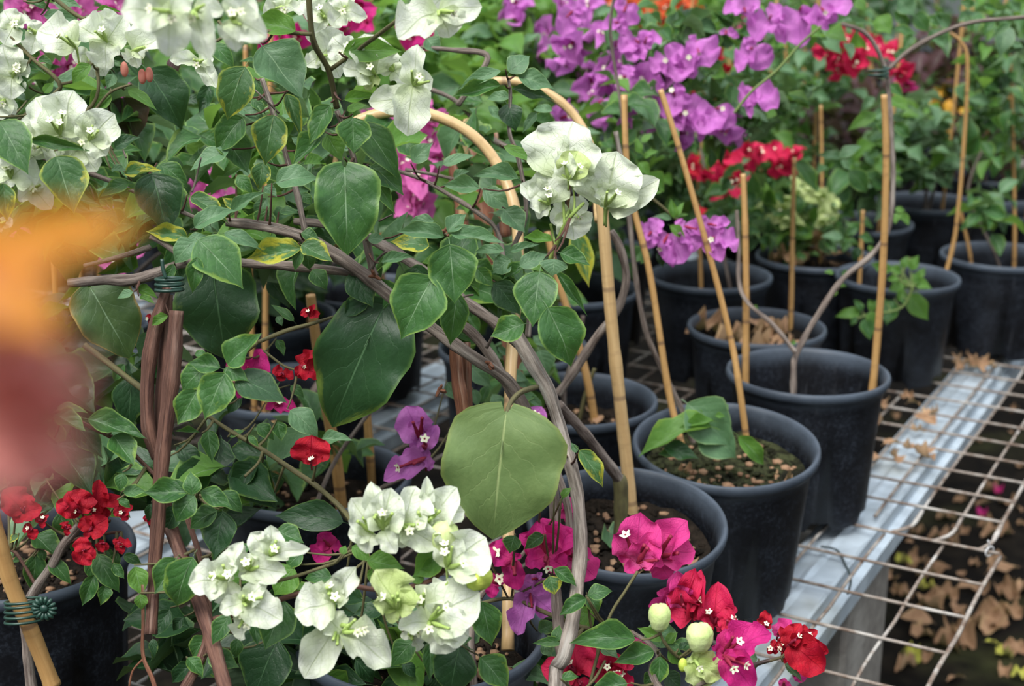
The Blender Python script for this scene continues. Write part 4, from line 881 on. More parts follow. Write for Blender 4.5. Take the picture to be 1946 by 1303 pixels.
flower(mp, 'A2', 1.05, '190 420 : 0 370 .7 / 150 170 .7 / 130 500 .8 0 c; 290 400 1 : 250 300 .7 / 375 480 .8 / 180 330 .6; 400 480 -2 : 422 250 .45 / 512 440 .8 / 365 762 .55 0; 390 560 0 : 150 570 .5 / 450 670 .6 / 350 480 .7; 50 310 1 : -60 200 .8 / 100 330 .8', 'w', 3)
flower(mp, 'A2', .95, '545 60 : 300 190 .65 / 790 30 .55 / 610 210 .95 0; 600 -40 2 : 700 40 .8 / 480 60 .8; 10 60 6 : 140 90 .6 / -60 150 .8 / -40 -60 .8', 'w', 3)
flower(mp, 'A1', .80, '960 70 : 680 40 .7 / 940 320 .62 0 / 1010 -100 .8; 1090 60 2 : 1180 320 .4 / 1260 40 .6; 1300 110 3 : 1500 190 .7 / 1320 290 .6 / 1420 -30 .8', 'w', 3)
flower(mp, 'A1', 1.05, '1830 100 2 : 1700 0 .7 / 1940 20 .7 / 1770 180 .6; 1600 40 4 : 1480 120 .8 / 1560 -60 .8 / 1720 60 .6; 1800 320 4 : 1925 180 .9 / 1930 420 .8 / 1720 370 .8; 1120 350 4 : 932 312 .3 / 1215 485 .45 0 / 1200 320 .8', 'w', 3)
for sp, c in (([(700, 108, 30), (695, 130, 18)], 'c'),):
    pass
twigs_to(mp, SK, 'bark_brown', .045, .0008)
tubes('twig', mp, 'bark_grey', [[(705, 512, 1.09, 1.4), (720, 490, 1.08, 1), (735, 477, 1.07, .8)], [(530, 215, 1.12, 1), (505, 190, 1.11, .8), (478, 165, 1.11, .7)], [(860, 590, 1.1, 1.2), (880, 565, 1.09, .9), (900, 560, 1.09, .8)], [(925, 660, 1.1, 1.4), (935, 640, 1.09, 1)], [(350, 490, 1.08, 2.6), (310, 462, 1.08, 2.4), (285, 450, 1.08, 2)], [(285, 470, 1.1, 2.4), (220, 490, 1.08, 2), (160, 505, 1.06, 1.6)], [(85, 1290, 1.0, .8)]*0 or [(240, 300, 1.1, .9), (234, 280, 1.1, .8), (248, 262, 1.09, .7)], [(365, 365, 1.1, .9), (375, 330, 1.1, .8), (382, 300, 1.09, .7)], [(720, 420, 1.09, .8), (745, 408, 1.08, .7)]], sides=6, one=False)
tubes('dead_tendril', mp, 'bark_rust', [[(271, 1110, 1.05, 1.2), (272, 1180, 1.05, 1.4), (272, 1245, 1.05, 1.6), (290, 1290, 1.04, 1.8), (300, 1330, 1.03, 1.8)], [(272, 1252, 1.05, .9), (252, 1275, 1.05, .8), (245, 1310, 1.05, .8)]], sides=6, one=False)
# inner leaves that fill the crown
foliage(mp, [(560, 300, 240, 160, 1.28, .07, 90), (780, 560, 130, 90, 1.25, .05, 22), (480, 440, 150, 70, 1.22, .05, 42), (900, 520, 120, 60, 1.24, .05, 24), (200, 420, 200, 70, 1.25, .06, 50), (930, 300, 130, 130, 1.42, .08, 40)], 'g', .045)

# ================================================================== TOP LEFT WHITE PLANT
t = thing('bougainvillea', bp(-1.35, -.35, BZ), 'creamy white bougainvillea crowding the upper left corner with green veined bracts', 'plant')
SK = tubes('stem', t, 'stem_olive', [[(40, 150, 1.13, 2.4), (-60, 330, 1.15, 3), (-150, 700, 1.18, 4), (-300, 1200, 1.2, 5), (-340, 1500, 1.2, 6)], [(20, 70, 1.1, 1.4), (60, 110, 1.1, 1.6), (115, 165, 1.1, 1.8), (60, 210, 1.12, 2), (-30, 280, 1.14, 2.4)], [(95, -10, 1.12, 1.8), (140, 25, 1.12, 1.8), (185, 50, 1.12, 1.4)], [(185, 130, 1.1, 1.4), (175, 200, 1.1, 1.5), (60, 290, 1.12, 2)], [(115, 160, 1.1, 1.2), (150, 150, 1.1, 1.1), (175, 120, 1.1, .9)], [(180, 210, 1.1, 1.2), (210, 175, 1.1, 1.1), (250, 160, 1.1, 1)]], one=False)
flower(t, 'A1', 1.1, '80 150 : 10 50 .8 / 20 250 .9 / 170 100 .8; 215 190 : 170 110 .7 / 160 310 .6; 430 270 -1 : 188 140 .62 0 / 390 180 .5; 600 230 : 410 125 .55 / 700 90 .75 / 590 395 .75; 560 130 2 : 470 110 .8 / 660 80 .7 / 640 240 .7; 745 285 -1 : 938 195 .55 0 / 705 350 .6 / 780 380 .6; 840 230 2 : 760 120 .9 / 900 200 .9; 70 430 : 10 250 .8 / 155 340 .6 / 60 560 .9; 30 560 1 : -40 480 .8 / 80 640 .6 / -30 670 .7; 500 310 2 : 400 300 .7 / 540 430 .7 / 600 420 .7; 230 480 30 : 200 420 .8 / 260 520 .8', 'w', 3)
flower(t, 'A1', 1.04, '340 760 : 175 520 .5 / 410 510 .72 / 250 880 .75; 300 800 1 : 75 680 .75 / 100 820 .7 / 330 940 .8; 500 790 -1 : 460 620 .5 / 640 640 .8 / 600 870 .8 0; 450 830 1 : 380 690 .7 / 540 960 .8 / 340 960 .7; 60 1000 : -50 900 .8 / 190 880 .8 / 30 1060 .8; 180 1060 1 : 100 1130 .5 / 290 1170 .6 / 250 1010 .8; 10 1260 8 : 70 1230 .8 / -50 1320 .8', 'w', 3)
leaves(t, 'A1', 1.1, '830 400 1060 742 .75 0 d 12; 505 368 378 470 .5 0 b -2; 725 505 886 608 .4 0 b; 610 515 500 638 .7 0 b; 320 885 418 1204 .72 0 y -8; 0 690 160 962 .7 0 g -8; 190 790 512 848 .2 20 g -7; 650 830 785 760 .6 0 d -2; 600 860 795 830 .55 0 g 2; 720 1025 555 1100 .5 0 g -3; 705 975 912 960 .45 0 y -3; 630 950 712 960 .7 0 l -3; 255 85 455 110 .4 0 l 4; 150 10 305 50 .4 0 g 4; 110 430 160 520 .5 0 g; 220 330 300 370 .6 0 g; 460 1030 570 1160 .35 0 g; 560 1120 760 1060 .3 0 y -2; 330 0 460 40 .5 0 l 5; 1660 172 1420 108 .55 0 b -8; 550 60 690 60 .25 0 b 3; 20 1040 40 1250 .5 0 y -10; 640 420 600 500 .8 0 l 10; 0 150 60 200 .5 0 g 6; 1040 560 1180 560 .5 0 d 16; 1180 480 1120 640 .6 0 d 16; 140 560 60 500 .5 0 d 10; 250 520 300 460 .7 0 b 5', jit=.02)
leaves(t, 'A1', 1.3, '700 560 760 800 .9 0 p 0; 960 330 1010 400 .9 0 p 0', jit=.01)
for x, y in ((800, 430), (700, 390), (840, 420)):
    mb = MB(); c = at(*tp('A1', x, y), 1.1); sphere(mb, c, .004, (.8, .8, 1.5), fn=lambda a, b: 1+.1*math.sin(5*b)); ob('flower_bud', mb.mesh('flower_bud', 'bract_salmon'), t)
twigs_to(t, SK, 'stem_olive', .12, .0009)
foliage(t, [(120, 200, 180, 160, 1.3, .08, 90), (60, 420, 120, 90, 1.28, .07, 40)], 'g', .045)

# ================================================================== LOWER LEFT LEAFY PLANT WITH WHITE CLUSTER
t, rim = potted('potted_bougainvillea', 0, 0, 'leafy bougainvillea low in front, bearing the big white cluster with open starry flowers', 'potted plant', pos=(-.30, .78), D=.2)
LOW = t
SK = tubes('stem', t, 'bark_brown', [[(20, 1800, .86, 5), (350, 1310, 1.02, 4), (395, 1180, 1.04, 3), (380, 1060, 1.06, 2.4), (350, 960, 1.07, 2), (372, 940, 1.06, 1.6)], [(395, 1180, 1.04, 2.6), (470, 1160, 1.0, 2.2), (560, 1130, .98, 2), (640, 1110, .97, 2), (720, 1120, .97, 1.8), (800, 1110, .97, 1.8), (850, 1080, .97, 1.5)], [(350, 960, 1.07, 1.6), (240, 850, 1.06, 1.6), (170, 810, 1.05, 1.6), (110, 780, 1.05, 1.4)]], one=False)
SK += tubes('shoot', t, 'stem_olive', [[(395, 790, 1.14, 1.6), (440, 820, 1.14, 1.8), (500, 855, 1.14, 2.0), (560, 895, 1.14, 2.2), (610, 930, 1.13, 2.2), (665, 985, 1.1, 2.2), (700, 1060, 1.05, 2.2)], [(500, 855, 1.14, 1.2), (490, 880, 1.13, 1.2), (465, 905, 1.12, 1.2)], [(490, 650, 1.12, 1.6), (545, 628, 1.12, 1.8), (592, 615, 1.12, 1.6), (640, 600, 1.14, 1.2)], [(490, 650, 1.12, 1.4), (450, 690, 1.13, 1.4), (395, 790, 1.14, 1.6)], [(500, 665, 1.12, 1), (540, 695, 1.12, 1), (575, 705, 1.12, .9)], [(160, 655, 1.12, 2.4), (200, 685, 1.12, 2.6), (245, 720, 1.12, 2.6), (300, 760, 1.12, 2.4)], [(500, 1110, .98, 1.4), (560, 1095, .97, 1.3), (620, 1075, .97, 1.2)], [(770, 1160, .97, 1.2), (800, 1140, .97, 1.4), (870, 1095, .97, 1.2)]], one=False)
leaves(t, 'B1', 1.06, '330 1020 492 1026 .4 0 g; 320 1060 486 1156 .62 0 g -2; 290 1110 370 1242 .62 0 g 1; 420 1105 582 1305 .55 0 d; 503 1085 828 1198 .42 0 g -1; 640 1180 760 1350 .75 0 g -1; 300 1080 220 1110 .6 0 g; 250 760 540 1060 .75 0 d 16; 740 850 720 1155 .72 0 d 18; 1170 1150 1195 1330 .6 0 g 8; 1640 1040 1815 1182 .7 0 l 5; 1815 1195 1990 1205 .5 0 l 5; 1560 1100 1585 1210 .8 0 g 10; 1450 1120 1560 1200 .7 0 g 10; 1290 1180 1380 1140 .5 0 g 8; 1120 1160 980 1150 .2 10 g 6; 1500 980 1570 870 .5 0 g 12; 1640 900 1720 960 .7 0 g 14; 1360 950 1260 1060 .6 0 d 14; 1560 640 1600 730 .6 0 g 14; 1400 1180 1460 1240 .5 0 g 6; 960 760 830 860 .5 0 d 18; 700 780 620 880 .6 0 g 16; 1520 300 1640 460 .8 0 d 25', jit=.02)
leaves(t, 'C1', 1.04, '1055 210 808 217 .6 0 g -2; 1085 222 1072 84 .72 0 g -2; 1090 238 962 390 .7 0 g -2; 1140 210 1310 300 .56 0 g -1; 1250 215 1388 330 .6 0 g; 1215 320 1035 412 .62 0 g; 1250 330 1205 592 .72 0 d 1; 1000 300 920 440 .8 0 d 3; 990 590 870 788 .7 0 g -2; 1080 590 948 912 .6 0 g -3; 760 640 800 800 .7 0 b 1; 790 790 798 882 .8 0 b; 1290 910 1182 1078 .55 0 g -3; 1600 830 1490 1102 .75 0 g -3; 1650 640 1530 800 1 0 b 1; 1860 690 1690 680 .55 0 g 1; 1560 430 1712 500 .8 0 g 2; 1160 1030 1070 1150 .8 0 g; 1180 1130 1345 1188 .75 0 g -1; 1060 1150 1150 1255 .6 0 g; 1340 1040 1320 1160 .6 0 g; 1560 1050 1400 1400 .85 0 d 6; 1925 380 1528 315 .46 0 d 10; 330 -60 522 228 .7 0 d 2; 860 40 560 60 .7 0 d 14; 690 110 670 210 .75 0 g; 700 210 825 200 .6 0 g; 670 260 745 300 .6 0 g; 1880 880 1700 1120 .7 0 d 8; 1240 520 1190 600 .6 0 g; 1360 540 1430 520 .8 0 g; 1700 560 1590 640 .7 0 g; 950 880 870 1030 .6 0 d 6; 1030 920 960 1000 .6 0 d 6; 860 1040 870 1150 .5 0 d 8; 1080 1180 950 1290 .6 0 d 8; 850 280 830 390 .5 0 d 3; 1450 60 1250 200 .6 0 d 14; 1000 -40 1150 60 .7 0 d 14; 1460 270 1390 60 .45 0 d 16; 1430 940 1450 1080 .5 0 g', jit=.015)
leaves(t, 'C2', 1.0, '660 1085 590 1400 .78 0 d 2; 785 1150 950 1330 .75 0 g 4; 790 840 845 1086 .7 0 g 4; 400 1050 262 1196 .7 0 g 4; 500 1070 492 1272 .5 0 g 6; 640 1060 745 1020 .5; 150 600 355 640 .6 0 b -2; 180 640 170 740 .7 0 b; 560 560 400 690 .75 0 b -3; 560 600 440 650 .6 0 b -3; 460 700 370 700 .7 0 b -3; 640 600 680 700 .6 0 b -4; 590 560 590 660 .6 0 b -4; 700 800 600 760 .5 0 b -4; 60 520 170 600 .6 0 b 1; 0 560 20 510 .9 0 b; 330 830 250 960 .5 0 g 6; 230 870 60 900 .7 0 d 8; 500 1240 460 1310 .6 0 d 6; 340 1180 450 1260 .6 0 d 8; 970 1200 1185 1290 .55 0 l 14; 80 1160 200 1300 .7 0 d 8', jit=.015)
flower(t, 'C1', .96, '1280 700 : 1060 722 .72 0 / 1340 500 .45 / 1240 870 .7; 1400 650 : 1270 520 .5 / 1600 650 .62 / 1340 700 .6; 1520 570 : 1410 440 .6 / 1530 400 .55 / 1725 515 .35 0; 1370 830 -1 : 1235 880 .6 / 1500 720 .5 / 1590 930 .62 0; 1390 900 0 : 1340 1055 .5 / 1440 960 .6; 1880 830 -1 : 1655 890 .8 0 / 1880 720 .7 / 1990 640 .5; 1900 960 0 : 1700 1265 .42 0 / 2020 980 .6 / 1940 900 .8', 'w', 4, 1.15)
flower(t, 'C2', .95, '170 440 : 60 250 .6 0 / 20 450 .6 / 130 560 .7; 230 420 -1 : 160 160 .35 / 300 560 .5 / 270 200 .7; 340 400 0 : 420 170 .7 / 330 540 .6 / 550 520 .5; 460 400 1 : 690 300 .75 0 / 480 130 .25 / 650 190 .5; 590 640 0 : 805 450 .8 0 / 620 430 .6 / 800 600 .5; 310 870 -1 : 200 650 .7 0 c / 405 780 .8 0 c / 260 950 .6 0 c; 490 940 0 : 765 770 .72 0 / 740 1010 .62 / 650 1118 .5 / 310 960 .6; 450 860 1 : 420 760 .7 / 620 760 .7; 390 1010 2 : 325 1020 .6 / 445 1112 .6 / 470 1030 .5; 0 1000 0 : 60 1020 .7 / 300 1172 .42 / -100 900 .8', 'w', 4, 1.15)
mb = MB(); c = at(*tp('C2', 577, 455), .95)
sphere(mb, c, .0095, (1, .9, 1.25), 30, 16, fn=BUD); ob('flower_bud', mb.mesh('flower_bud', 'bud_cream'), t)
mb = MB(); c = at(*tp('C2', 765, 690), .95)
sphere(mb, c, .0085, (1.15, .9, .9), 30, 16, fn=BUD); ob('flower_bud', mb.mesh('flower_bud', 'bud_lime'), t)
tubes('shoot', t, 'stem_lime', [[(795, 1150, .96, 1), (830, 1130, .955, 1.1), (862, 1100, .95, 1.1), (890, 1115, .95, .9), (905, 1098, .95, .9)], [(862, 1100, .95, 1), (855, 1060, .95, .9), (848, 1030, .95, .9)], [(755, 1105, .96, 1), (790, 1135, .96, 1), (830, 1130, .955, 1)]], sides=6, one=False)
flower(t, 'B1', 1.12, '1740 500 : 1700 460 .8 / 1770 440 .4 / 1800 490 .6; 1690 780 : 1810 840 .9 0 / 1770 700 .5 / 1700 860 .7; 1590 820 2 : 1530 810 .8 / 1650 855 .6 / 1570 870 .8; 1750 1330 -2 : 1755 1175 1.0 0 / 1690 1290 .6 / 1810 1290 .6; 850 520 14 : 820 500 .8 / 860 560 .8', 'r', 2, .6, red=True)
flower(t, 'B1', 1.16, '1380 860 : 1485 685 .5 / 1275 760 .6 / 1340 965 .5; 1550 1010 2 : 1490 1020 .6 / 1665 1020 .6 / 1580 960 .5', 'm', 1, 1, red=True)
flower(t, 'C1', 1.16, '1860 520 : 1750 600 .7 / 1790 450 .8 / 1930 540 .7; 1170 130 8 : 1200 20 .6 / 1150 180 .6', 'm', 1, 1, red=True)
twigs_to(t, SK, 'stem_olive', .1, .0009)
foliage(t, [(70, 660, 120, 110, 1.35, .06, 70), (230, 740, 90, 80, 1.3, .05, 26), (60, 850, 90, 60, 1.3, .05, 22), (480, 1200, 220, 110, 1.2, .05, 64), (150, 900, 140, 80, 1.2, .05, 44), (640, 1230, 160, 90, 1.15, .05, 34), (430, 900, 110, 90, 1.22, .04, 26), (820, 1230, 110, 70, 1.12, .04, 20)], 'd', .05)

# ================================================================== MAGENTA PLANT
t = MAG
SK = tubes('stem', t, 'bark_grey', [[(905, 1440, 1.1, 4), (900, 1303, 1.12, 3.4), (895, 1200, 1.14, 3), (915, 1130, 1.15, 2.4), (970, 1080, 1.15, 2), (1020, 1020, 1.15, 1.6)]], one=False)
SK += tubes('shoot', t, 'stem_olive', [[(900, 1150, 1.14, 1.6), (970, 1137, 1.14, 1.6), (1040, 1165, 1.12, 1.8), (1110, 1192, 1.1, 1.8), (1200, 1200, 1.08, 1.6)], [(970, 1137, 1.14, 1), (1000, 1120, 1.13, 1), (1050, 1095, 1.12, 1)], [(965, 1135, 1.14, 1), (950, 1105, 1.13, 1), (930, 1065, 1.12, 1)], [(972, 1135, 1.14, 1), (975, 1110, 1.13, .9), (974, 1080, 1.12, .9)]], sides=6, one=False)
flower(t, 'C2', 1.12, '960 590 : 815 520 .7 0 / 985 770 .5 / 1010 560 .5; 900 560 1 : 870 500 .8 / 930 640 .7; 850 720 1 : 830 670 .7 / 915 690 .8 / 840 810 .6', 'm', 1, 1.6, red=True)
flower(t, 'C2', 1.12, '1160 600 : 1130 350 .75 0 / 1015 440 .5 / 1290 420 .7; 1150 570 -2 : 1030 620 .6 0 m / 1260 640 .8 0 m', 'm', 2, 1.4, red=True)
flower(t, 'C2', 1.14, '1270 560 : 1320 420 .7 / 1440 690 .6 / 1300 640 .8; 1270 330 1 : 1300 230 .6 / 1310 420 .5 / 1180 330 .5', 'k', 1, 1.3, red=True)
flower(t, 'C2', 1.14, '1060 780 : 1200 900 .62 0 / 975 1032 .38 0 / 1000 700 .6; 1100 700 -1 : 1010 700 .4 / 1120 660 .6 / 1140 800 .7', 'v', 1, 1, red=True)
leaves(t, 'C2', 1.1, '1130 460 1020 530 .6 0 g -2; 970 460 940 560 1.0 0 g -3; 1200 650 1330 740 .5 0 g -4; 1170 690 1200 795 1.0 0 y -4; 1110 990 1205 950 .9 0 g 6; 1365 815 1215 900 .5 0 g -6; 1390 790 1532 750 .65 0 g -4; 1385 790 1455 905 .75 0 g -1; 1200 1050 1225 950 .6 0 g -3; 1240 1060 1068 1052 .3 0 g -3; 1130 1060 1180 1140 .8 0 l -2; 1190 240 1160 170 .6 0 l -3; 1240 240 1290 180 .6 0 b -3; 1240 240 1240 260 .6; 1130 190 1190 200 .7; 1360 600 1395 590 .6 0 b; 1340 860 1420 990 .6 0 b 4', jit=.01)
twigs_to(t, SK, 'stem_olive', .1, .0009)
foliage(t, [(960, 1230, 110, 80, 1.3, .05, 24)], 'g', .045)

# purple flowers between (rooted in P14)
t = P14
SK = tubes('stem', t, 'bark_grey', [[(640, 985, 1.42, 3), (720, 930, 1.38, 2.6), (790, 900, 1.32, 2)], [(600, 960, 1.45, 2.4), (640, 870, 1.45, 2.2), (720, 760, 1.45, 2)]], one=False)
flower(t, 'B2', 1.25, '440 1200 : 365 1010 .72 0 / 420 1060 .5 / 380 1240 .6; 470 1250 0 : 530 1110 .45 / 300 1330 .2 / 450 1330 .7; 470 1300 -1 : 235 1420 .4 0 / 500 1380 .5; 1060 1120 2 : 1120 1010 .8 / 970 1090 .6 / 1120 1180 .6; 1190 1260 2 : 1180 1320 .6 / 1230 1270 .7', 'v', 2, 1.5, red=True)
leaves(t, 'B2', 1.38, '1110 700 1165 850 .9 0 l; 720 790 850 905 .6 0 l; 945 830 1060 860 .6 0 l; 1040 900 960 830 .6 0 l; 595 880 660 990 .8 0 l; 850 950 920 1060 .6 0 l; 740 920 770 1020 .6 0 l; 880 680 940 740 .5 0 l; 1000 960 1110 940 .6; 1060 960 1130 1040 .5 0 l; 700 500 780 600 .7; 1080 620 1140 680 .6 0 l; 840 480 800 400 .6; 1310 30 1390 345 .42 0 y 6; 1000 800 1090 760 .6 0 l; 820 900 780 1000 .5 0 g', jit=.05)
foliage(t, [(560, 850, 120, 60, 1.5, .06, 24), (420, 960, 60, 60, 1.5, .05, 14)], 'g', .045)
twigs_to(t, SK, 'stem_olive', .1, .0009)

# ================================================================== PINK / RED PLANT LOWER RIGHT
t, rim = potted('potted_bougainvillea', 0, 0, 'bougainvillea low at the front with hot pink and scarlet bracts hanging before the black pots', 'potted plant', pos=(.30, .74), D=.2)
SK = tubes('stem', t, 'bark_grey', [[(1750, 1800, .84, 4), (1270, 1330, 1.03, 3), (1250, 1240, 1.06, 2), (1200, 1200, 1.07, 1.6)], [(1270, 1330, 1.03, 2.4), (1350, 1290, 1.04, 1.8), (1420, 1265, 1.06, 1.4), (1500, 1245, 1.08, 1.2)]], one=False)
SK += tubes('shoot', t, 'stem_olive', [[(1120, 1303, 1.06, 1.4), (1155, 1180, 1.06, 1.2), (1190, 1120, 1.06, 1.2), (1212, 1085, 1.06, 1.2)], [(1290, 1250, 1.05, 1.2), (1262, 1220, 1.04, 1.2), (1252, 1190, 1.04, 1)], [(1290, 1250, 1.05, 1.2), (1315, 1230, 1.04, 1), (1325, 1215, 1.04, 1)], [(1440, 1262, 1.07, 1.1), (1480, 1250, 1.07, 1), (1500, 1235, 1.07, 1)], [(1110, 1310, 1.05, 1.2), (1130, 1290, 1.05, 1.1), (1150, 1255, 1.06, 1)]], sides=6, one=False)
flower(t, 'C2', 1.08, '1655 600 : 1680 335 .72 0 / 1545 540 .5 / 1600 665 .35; 1660 610 -1 : 1590 655 .7 / 1820 610 .5 0 / 1760 440 .6; 1770 580 1 : 1930 375 .6 / 1990 530 .7 / 1840 700 .75', 'k', 2, 1.5, red=True)
flower(t, 'C2', 1.08, '1320 1230 : 1300 1040 .7 0 / 1120 1190 .6 / 1400 1180 .5; 1330 1270 0 : 1400 1330 .7 / 1250 1320 .7; 1500 1210 2 : 1370 1070 .4 / 1640 1180 .6 / 1420 1280 .6; 1560 1250 2 : 1640 1310 .6 / 1490 1140 .6 / 1600 1120 .4', 'q', 2, 1, red=True)
flower(t, 'C2', 1.12, '1670 1100 3 : 1650 1030 .7 / 1710 1060 .7; 1900 850 1 : 1890 660 .6 / 1780 760 .5 / 1730 850 .7', 'k', 1, 1, red=True)
flower(t, 'C3', 1.08, '10 870 : -20 680 .6 0 k / 70 650 .45 0 / 110 800 .5; 60 920 0 : 110 655 .25 / -60 780 .7 / 110 900 .5; 180 960 0 : 200 732 .62 0 / 110 850 .5 / 250 1000 .5; 260 980 -1 : 290 850 .6 / 310 950 .4 / 230 900 .7', 'q', 2, 1, red=True)
flower(t, 'C3', 1.05, '235 1120 : 505 985 .5 0 / 250 990 .5 / 170 1080 .6; 235 1130 -1 : 420 1330 .5 0 / 170 1180 .5 / 330 1110 .4', 'm', 2, 1.2, red=True)
flower(t, 'C3', 1.07, '600 1070 : 820 1215 .55 0 / 665 955 .6 / 760 1020 .3; 680 1040 1 : 760 985 .5 / 690 960 .5 / 830 1120 .3; 460 980 2 : 470 880 .6 / 495 950 .5 / 430 960 .5; 580 1100 2 : 560 970 .4 / 520 1060 .5 / 580 1180 .4; 760 1110 1 : 810 1080 .6 / 730 1070 .6; 510 1090 2 : 540 1120 .7 / 480 1120 .7 / 520 1040 .5', 'r', 2, .8, red=True)
flower(t, 'C3', 1.1, '540 1020 : 612 930 .6 / 510 990 .6; 570 1310 0 : 580 1260 .8 / 620 1300 .8; 640 1200 1 : 685 1285 .6 / 600 1180 .6', 'k', 1, 1, red=True)
leaves(t, 'C2', 1.05, '1640 1040 1262 1020 .4 0 g -1; 1750 1108 1528 1172 .52 0 g 0; 1790 1140 1778 1303 .65 0 g 0; 1800 1040 1662 975 .5 0 b 0; 1790 1080 1800 900 1.0 0 l 2; 1830 1060 1890 1000 .7 0 b 0; 1600 1290 1388 1330 .6 0 g -2; 1240 1260 1342 1240 .6 0 g -2; 1900 1110 1820 1060 .6 0 g 0; 1840 1100 1920 1190 .7 0 b; 1760 1230 1690 1310 .7 0 g 2; 1820 1230 1920 1330 .8 0 d 2; 1450 1080 1560 1150 .6 0 l 4; 1380 900 1300 990 .6 0 b 6; 1900 1090 1960 1060 .6 0 d; 1590 1060 1520 1100 .4 0 g 3', jit=.01)
leaves(t, 'C3', 1.06, '60 1080 -60 1060 .7 0 g; 420 1150 330 1150 .8 0 l 2; 0 1180 120 1230 .5 0 g 2; 300 1260 220 1230 .7 0 g 2; 380 1140 410 1260 .5 0 l 3; 580 1180 680 1285 .35 0 l 1', jit=.01)
mb = MB(); c = at(*tp('C2', 1787, 905), 1.03)
sphere(mb, c, .0085, (.95, .9, 1.25), 30, 16, fn=BUD); ob('flower_bud', mb.mesh('flower_bud', 'bud_cream'), t)
mb = MB(); c = at(*tp('C3', 100, 1018), 1.03)
sphere(mb, c, .0098, (1, .9, 1.15), 30, 16, fn=BUD); ob('flower_bud', mb.mesh('flower_bud', 'bud_cream'), t)
mb = MB(); c = at(*tp('C2', 1918, 1185), 1.04); sphere(mb, c, .0035, (1, .9, 1.6)); ob('flower_bud', mb.mesh('flower_bud', 'bud_lime'), t)
flower(t, 'C3', 1.04, '70 1150 : 20 1170 .5 0 c / 225 1260 .6 0 c / 130 1340 .7 0 c / 95 1080 .4 0 c', 'c', 2)
twigs_to(t, SK, 'stem_olive', .1, .0009)

# ================================================================== BACKGROUND PLANTS
def bgplant(px, d, label, blobs, mat='g', size=.045, flowers=(), group=None, name='potted_bougainvillea', canes=2, H=.17, stemmat='bark_grey', caner=3.6):
    """px: where the pot stands, d: distance; blobs in pixels"""
    Y = (d-.18)/.9576; X = (px-973)/FPX*d
    best = None
    for q in range(400):
        rr = .012*q; an = q*2.4; x2, y2 = X+min(rr, .9)*math.cos(an), Y+min(rr, .9)*math.sin(an)
        rel = Vector((x2-O1.x, y2-O1.y, 0))
        if rel.dot(EE) > -.13: continue
        if all((x2-a)**2+(y2-b)**2 > .222**2 for a, b in RIMS): best = (x2, y2); break
    if best: X, Y = best
    t, rim = potted(name, 0, 0, label, 'potted plant', pos=(X, Y), D=.2+.01*random.random(), H=H, group=group, depth_soil=.05)
    top = min(b[1] for b in blobs)
    rs = random.Random(int(px*7+d*100))
    for k in range(canes):
        dx = rs.uniform(-.05, .05); b = soilpt(rim, dx, rs.uniform(-.05, .0), .05)
        mb = MB(); h = rs.uniform(.35, .6); lx = rs.uniform(-.06, .06)
        tube(mb, [(b.x, b.y, b.z-.02, caner/1000), (b.x+lx*.5, b.y, b.z+h*.5, caner/1000), (b.x+lx, b.y+.02, b.z+h, caner*.8/1000)], 8, n=30, nodes=.14)
        ob('bamboo_stake', mb.mesh('bamboo_stake', 'bamboo'), t)
    mb = MB(); b = soilpt(rim, 0, 0, .05)
    for bl in blobs:
        c = at(bl[0], bl[1], bl[4]); m = (b+c)/2+Vector((rs.uniform(-.03, .03), rs.uniform(-.03, .03), .02))
        tube(mb, [(*b, .0036), (*m, .003), (*c, .0015)], 6, 14, wob=.1)
    ob('stem', mb.mesh('stem', stemmat), t)
    foliage(t, blobs, mat, size)
    for pts, col, s, fd, jd in flowers: bgflowers(t, pts, col, s, fd, jd)
    return t
def rp_(n, x0, x1, y0, y1): return [(random.uniform(x0, x1), random.uniform(y0, y1)) for _ in range(n)]
# violet bracts of the mossy-soil pot's plant
PV = [o for o in bpy.data.objects if o.get('label', '').startswith('black pot with mossy soil')][0]
PV['label'] = 'second pot from the front, mossy soil and drooping leaves, its canes carrying violet bracts overhead'
V = stake(PV, [(1395, 215), (1430, 172), (1475, 135), (1520, 85), (1560, 50)], Y=1.7, r=1.8, mat='stem_green', nodes=0, name='shoot')
V = stake(PV, [(1195, 330), (1180, 200), (1160, 60), (1170, -20)], Y=1.62, r=2.2, mat='bark_grey', nodes=0, name='branch')
V = stake(PV, [(1210, 350), (1255, 390), (1300, 425), (1350, 435)], Y=1.6, r=1.8, mat='stem_olive', nodes=0, name='shoot')
flower(PV, 'A3', 1.8, '350 40 : 232 55 .7 / 400 150 .5 / 440 0 .8; 490 110 : 590 40 .7 / 400 220 .75 / 585 245 .3; 400 270 : 490 380 .8 / 310 395 .5 / 350 210 .6; 660 60 : 668 255 .72 0 / 832 165 .3 / 740 60 .3; 780 40 : 870 120 .6 / 730 100 .6 / 960 20 .7; 400 500 : 540 600 .6 / 330 580 .9 / 380 660 .3; 190 610 : 300 710 .7 / 100 740 .8 / 170 760 .6; 80 230 : 165 370 .8 / 20 370 .5 / 40 200 .5; 250 170 : 320 210 .4 / 210 190 .5; 20 620 : 60 740 .7 / -60 640 .8 / 130 800 .3; 20 320 : 70 440 .6 / -40 450 .8; -40 540 : 60 560 .5 / -100 660 .8 / -20 460 .7', 'v', 1, 1.2, red=True)
